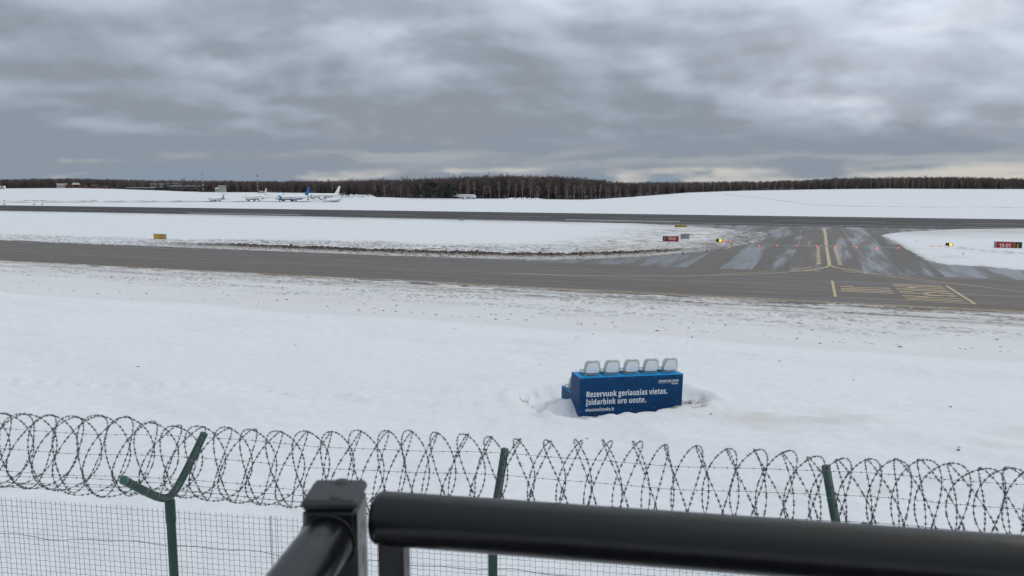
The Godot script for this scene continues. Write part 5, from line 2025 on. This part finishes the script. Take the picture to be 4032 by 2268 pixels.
func snow_bank(label: String, px0: float, px1: float, depth: float, h: float, nseed: int) -> void:
	var b := MB.new()
	b.colored = true
	var f := FastNoiseLite.new()
	setup_noise(f, nseed, 0.16, 4)
	var nx := 70
	var nz := 14
	for j in nz:
		for i in nx:
			var s := i / float(nx - 1)
			var t := j / float(nz - 1)
			var p := at_bearing(lerpf(px0, px1, s), depth + (t - 0.5) * 14.0)
			var env := pow(sin(PI * s), 0.45) * pow(sin(PI * t), 0.9)
			var q := f.get_noise_2d(p.x, p.z * 2.0)
			var y := env * h * (0.75 + 0.9 * q) - 0.15
			var dirt := smoothstep(0.02, 0.28, f.get_noise_2d(p.x * 1.8 + 70.0, y * 4.0 + p.z)) * smoothstep(0.0, 0.5, env)
			var c := SNOW.lerp(Vector3(0.20, 0.185, 0.165), dirt * 0.7)
			b.col = Color(c.x, c.y, c.z)
			b.put(p + Vector3(0, y, 0), Vector3.UP)
	for j in nz:
		for i in nx:
			var k := j * nx + i
			var a := b.v[j * nx + mini(i + 1, nx - 1)] - b.v[j * nx + maxi(i - 1, 0)]
			var e := b.v[mini(j + 1, nz - 1) * nx + i] - b.v[maxi(j - 1, 0) * nx + i]
			var nn := e.cross(a)
			b.n[k] = (nn if nn.y > 0.0 else -nn).normalized()
			if i < nx - 1 and j < nz - 1:
				b.i.append_array([k, k + nx, k + 1, k + 1, k + nx, k + nx + 1])
	var m := mat(Color.WHITE, 0.9, 0.0, 0.2)
	m.vertex_color_use_as_albedo = true
	structure("snow_bank", b.mesh(), m, label, "snow bank")


func build_far() -> void:
	var brick := mat(lin(0.16, 0.055, 0.038), 0.9)
	var brick2 := mat(lin(0.12, 0.048, 0.036), 0.9)
	var pale := mat(lin(0.46, 0.46, 0.42), 0.8)
	var snowy := mat(lin(0.72, 0.73, 0.75), 0.9)
	var dark := mat(lin(0.07, 0.06, 0.055), 0.9)
	far_building("canopy_building", "white flat roofed building with dark openings beside the brick houses", 222, 255, 723, 742, 1070, pale, snowy, false, 4)
	far_building("brick_house", "low red brick house next to the white flat roofed building", 257, 284, 727, 744, 1068, brick, dark, false, 3)
	far_building("brick_house", "brick house with a pale snowy gable roof", 282, 306, 719.5, 744, 1074, brick2, pale, true, 2)
	far_building("brick_house", "long low red brick house right of the snowy gable", 304, 334, 728.5, 744.5, 1068, brick, dark, false, 5)
	far_building("brick_house", "tall narrow red brick house standing apart", 355, 380, 726, 746, 1068, brick, dark, true, 2)
	far_building("brick_house", "small brick shed at the end of the brick houses", 402, 416, 731, 747, 1068, brick2, dark, true, 1)
	far_building("long_shed", "very long low pale shed with a snowy roof", 497, 596, 738.2, 748, 1064, dark, snowy, false, 9)
	far_building("white_hall", "white hall with a snowy roof beside the round tree", 593, 640, 722, 737, 1080, pale, snowy, false, 5)
	far_building("white_hall", "long white hall with a snowy roof behind the tall round tree", 652, 706, 720, 735, 1085, pale, snowy, false, 6)
	far_building("white_hall", "low white hall left of the first striped mast", 668, 784, 731.5, 744, 1066, dark, snowy, false, 8)
	far_building("pale_house", "two storey pale house with a flat roof between the striped masts", 858, 884, 730.5, 753, 1055, pale, pale, false, 3, 2)
	far_building("pale_house", "small pale lean-to beside the two storey house", 846, 858, 738, 753, 1056, pale, snowy, true, 1)
	var box := mat(lin(0.62, 0.63, 0.62), 0.6)
	far_building("container", "white container standing on the snow before the wood", 1090, 1102, 756.3, 761.5, 1030, box, box, false, 1)
	far_building("container", "low grey container beside the white one", 1102.5, 1113, 758.8, 761.5, 1030, mat(lin(0.4, 0.41, 0.41), 0.6), box, false, 1)
	striped_mast("thin red and white lattice mast left of the pale house", 798, 1020, 683, 757, false)
	striped_mast("red and white lattice mast with a round platform on top", 1014, 1000, 692, 758, true)
	checker_hut("red and white chequered hut at the foot of the platform mast", 1018, 1046, 752.5, 761, 998)
	checker_hut("red and white chequered hut at the edge of the snow field", -12, 14, 732, 746, 1040)
	snow_bank("long ploughed snow bank with earth in it behind the parked aircraft", 1318, 1480, 800, 3.4, 81)
	snow_bank("low ploughed snow bank at the foot of the wood", 1975, 2150, 772, 2.0, 82)
	snow_bank("line of ploughed snow along the far apron", -150, 850, 700, 1.3, 83)


func build_crumbs() -> void:
	# clods of earth and ice thrown onto the snow: too many to count
	var r := RandomNumberGenerator.new()
	r.seed = 17
	var clod := MB.new()
	var rings := []
	for k in 5:
		var t := PI * k / 4.0
		var ring_p := PackedVector3Array()
		for j in 7:
			var a := TAU * j / 7.0
			var q := r.randf_range(0.75, 1.2)
			ring_p.append(Vector3(cos(a) * sin(t) * q, -cos(t) * 0.6 * q, sin(a) * sin(t) * q))
		rings.append(ring_p)
	clod.loft(rings, false)
	var cm := clod.mesh()
	var dirt := mat(lin(0.20, 0.175, 0.15), 0.95)
	var icy := mat(lin(0.66, 0.655, 0.645), 0.8)
	for kind in 2:
		var mm := MultiMesh.new()
		mm.transform_format = MultiMesh.TRANSFORM_3D
		mm.mesh = cm
		var n := 170 if kind == 0 else 190
		mm.instance_count = n
		for k in n:
			var v := r.randf_range(15.0, 80.0)
			if kind == 1 or k > 45:
				v = r.randf_range(48.0, 79.0)
			var u := lerpf(-1.5, 0.32, pow(r.randf(), 0.6)) * v
			if kind == 0 and k > 45 and r.randf() < 0.5:
				u = lerpf(-0.7, 0.3, r.randf()) * v
			var p := W(u, v)
			var g := near_ground(p.x, p.z)
			var s := r.randf_range(0.018, 0.042) if v < 45.0 else r.randf_range(0.03, 0.10)
			if kind == 1:
				s = r.randf_range(0.05, 0.13)
			mm.set_instance_transform(k, Transform3D(Basis(Vector3.UP, r.randf() * TAU).scaled(Vector3(s * r.randf_range(1.0, 1.8), s * 0.7, s)), Vector3(p.x, g[0] + s * 0.15, p.z)))
		var o := MultiMeshInstance3D.new()
		o.multimesh = mm
		o.material_override = dirt if kind == 0 else icy
		o.name = numbered("snow_clods")
		add_child(o)
		tag(o, "brown crumbs of earth scattered over the snow bank" if kind == 0 else "lumps of old ploughed snow beside the taxiway", "clods", "", "stuff")
	# broken clods heaped along the infield's edge
	var em := MultiMesh.new()
	em.transform_format = MultiMesh.TRANSFORM_3D
	em.mesh = cm
	em.instance_count = 1100
	for k in 1100:
		var u := lerpf(-112.0, -24.0, pow(r.randf(), 0.7))
		var base_v := curve([-170.0, -70.0, -47.0, -40.0, -33.0, -29.5, -21.0], [120.6, 118.6, 120.2, 122.3, 128.2, 132.0, 145.0], u)
		var v := base_v + 3.4 + r.randfn() * 1.3
		var s := r.randf_range(0.04, 0.15)
		em.set_instance_transform(k, Transform3D(Basis(Vector3.UP, r.randf() * TAU).scaled(Vector3(s * r.randf_range(1.0, 1.7), s, s)), W(u, v, left_island(u, v)[0] + s * 0.2)))
	var eo := MultiMeshInstance3D.new()
	eo.multimesh = em
	eo.material_override = mat(lin(0.085, 0.062, 0.048), 0.95)
	eo.name = "earth_clods"
	add_child(eo)
	tag(eo, "dark brown clods of earth heaped along the infield edge", "clods", "", "stuff")
	# dry stems sticking out of the snow
	var stems := MB.new()
	for a in [[2.35, -20.2, 14], [3.3, -20.45, 22], [3.9, -20.75, 8], [5.0, -21.6, 26], [0.2, -21.5, 8], [-3.0, -39.0, 7], [-12.0, -46.0, 6], [3.0, -37.0, 6], [6.0, -35.0, 5]]:
		for k in a[2]:
			var x: float = a[0] + r.randfn() * 0.16
			var z: float = a[1] + r.randfn() * 0.06
			var y: float = near_ground(x, z)[0]
			var l := r.randf_range(0.05, 0.22)
			var d := Vector3(r.randf_range(-0.6, 0.6), 1.0 if r.randf() < 0.5 else 0.25, r.randf_range(-0.6, 0.6)).normalized()
			stems.tube([Vector3(x, y - 0.02, z), Vector3(x, y, z) + d * l * 0.6, Vector3(x, y, z) + (d + Vector3(0.2, -0.15, 0.1)).normalized() * l], [0.005, 0.004, 0.0015], 3, false)
	var st := obj("dry_stems", stems.mesh(), mat(lin(0.11, 0.075, 0.05), 0.9))
	tag(st, "dry brown grass stems poking through the snow", "dry grass", "", "stuff")
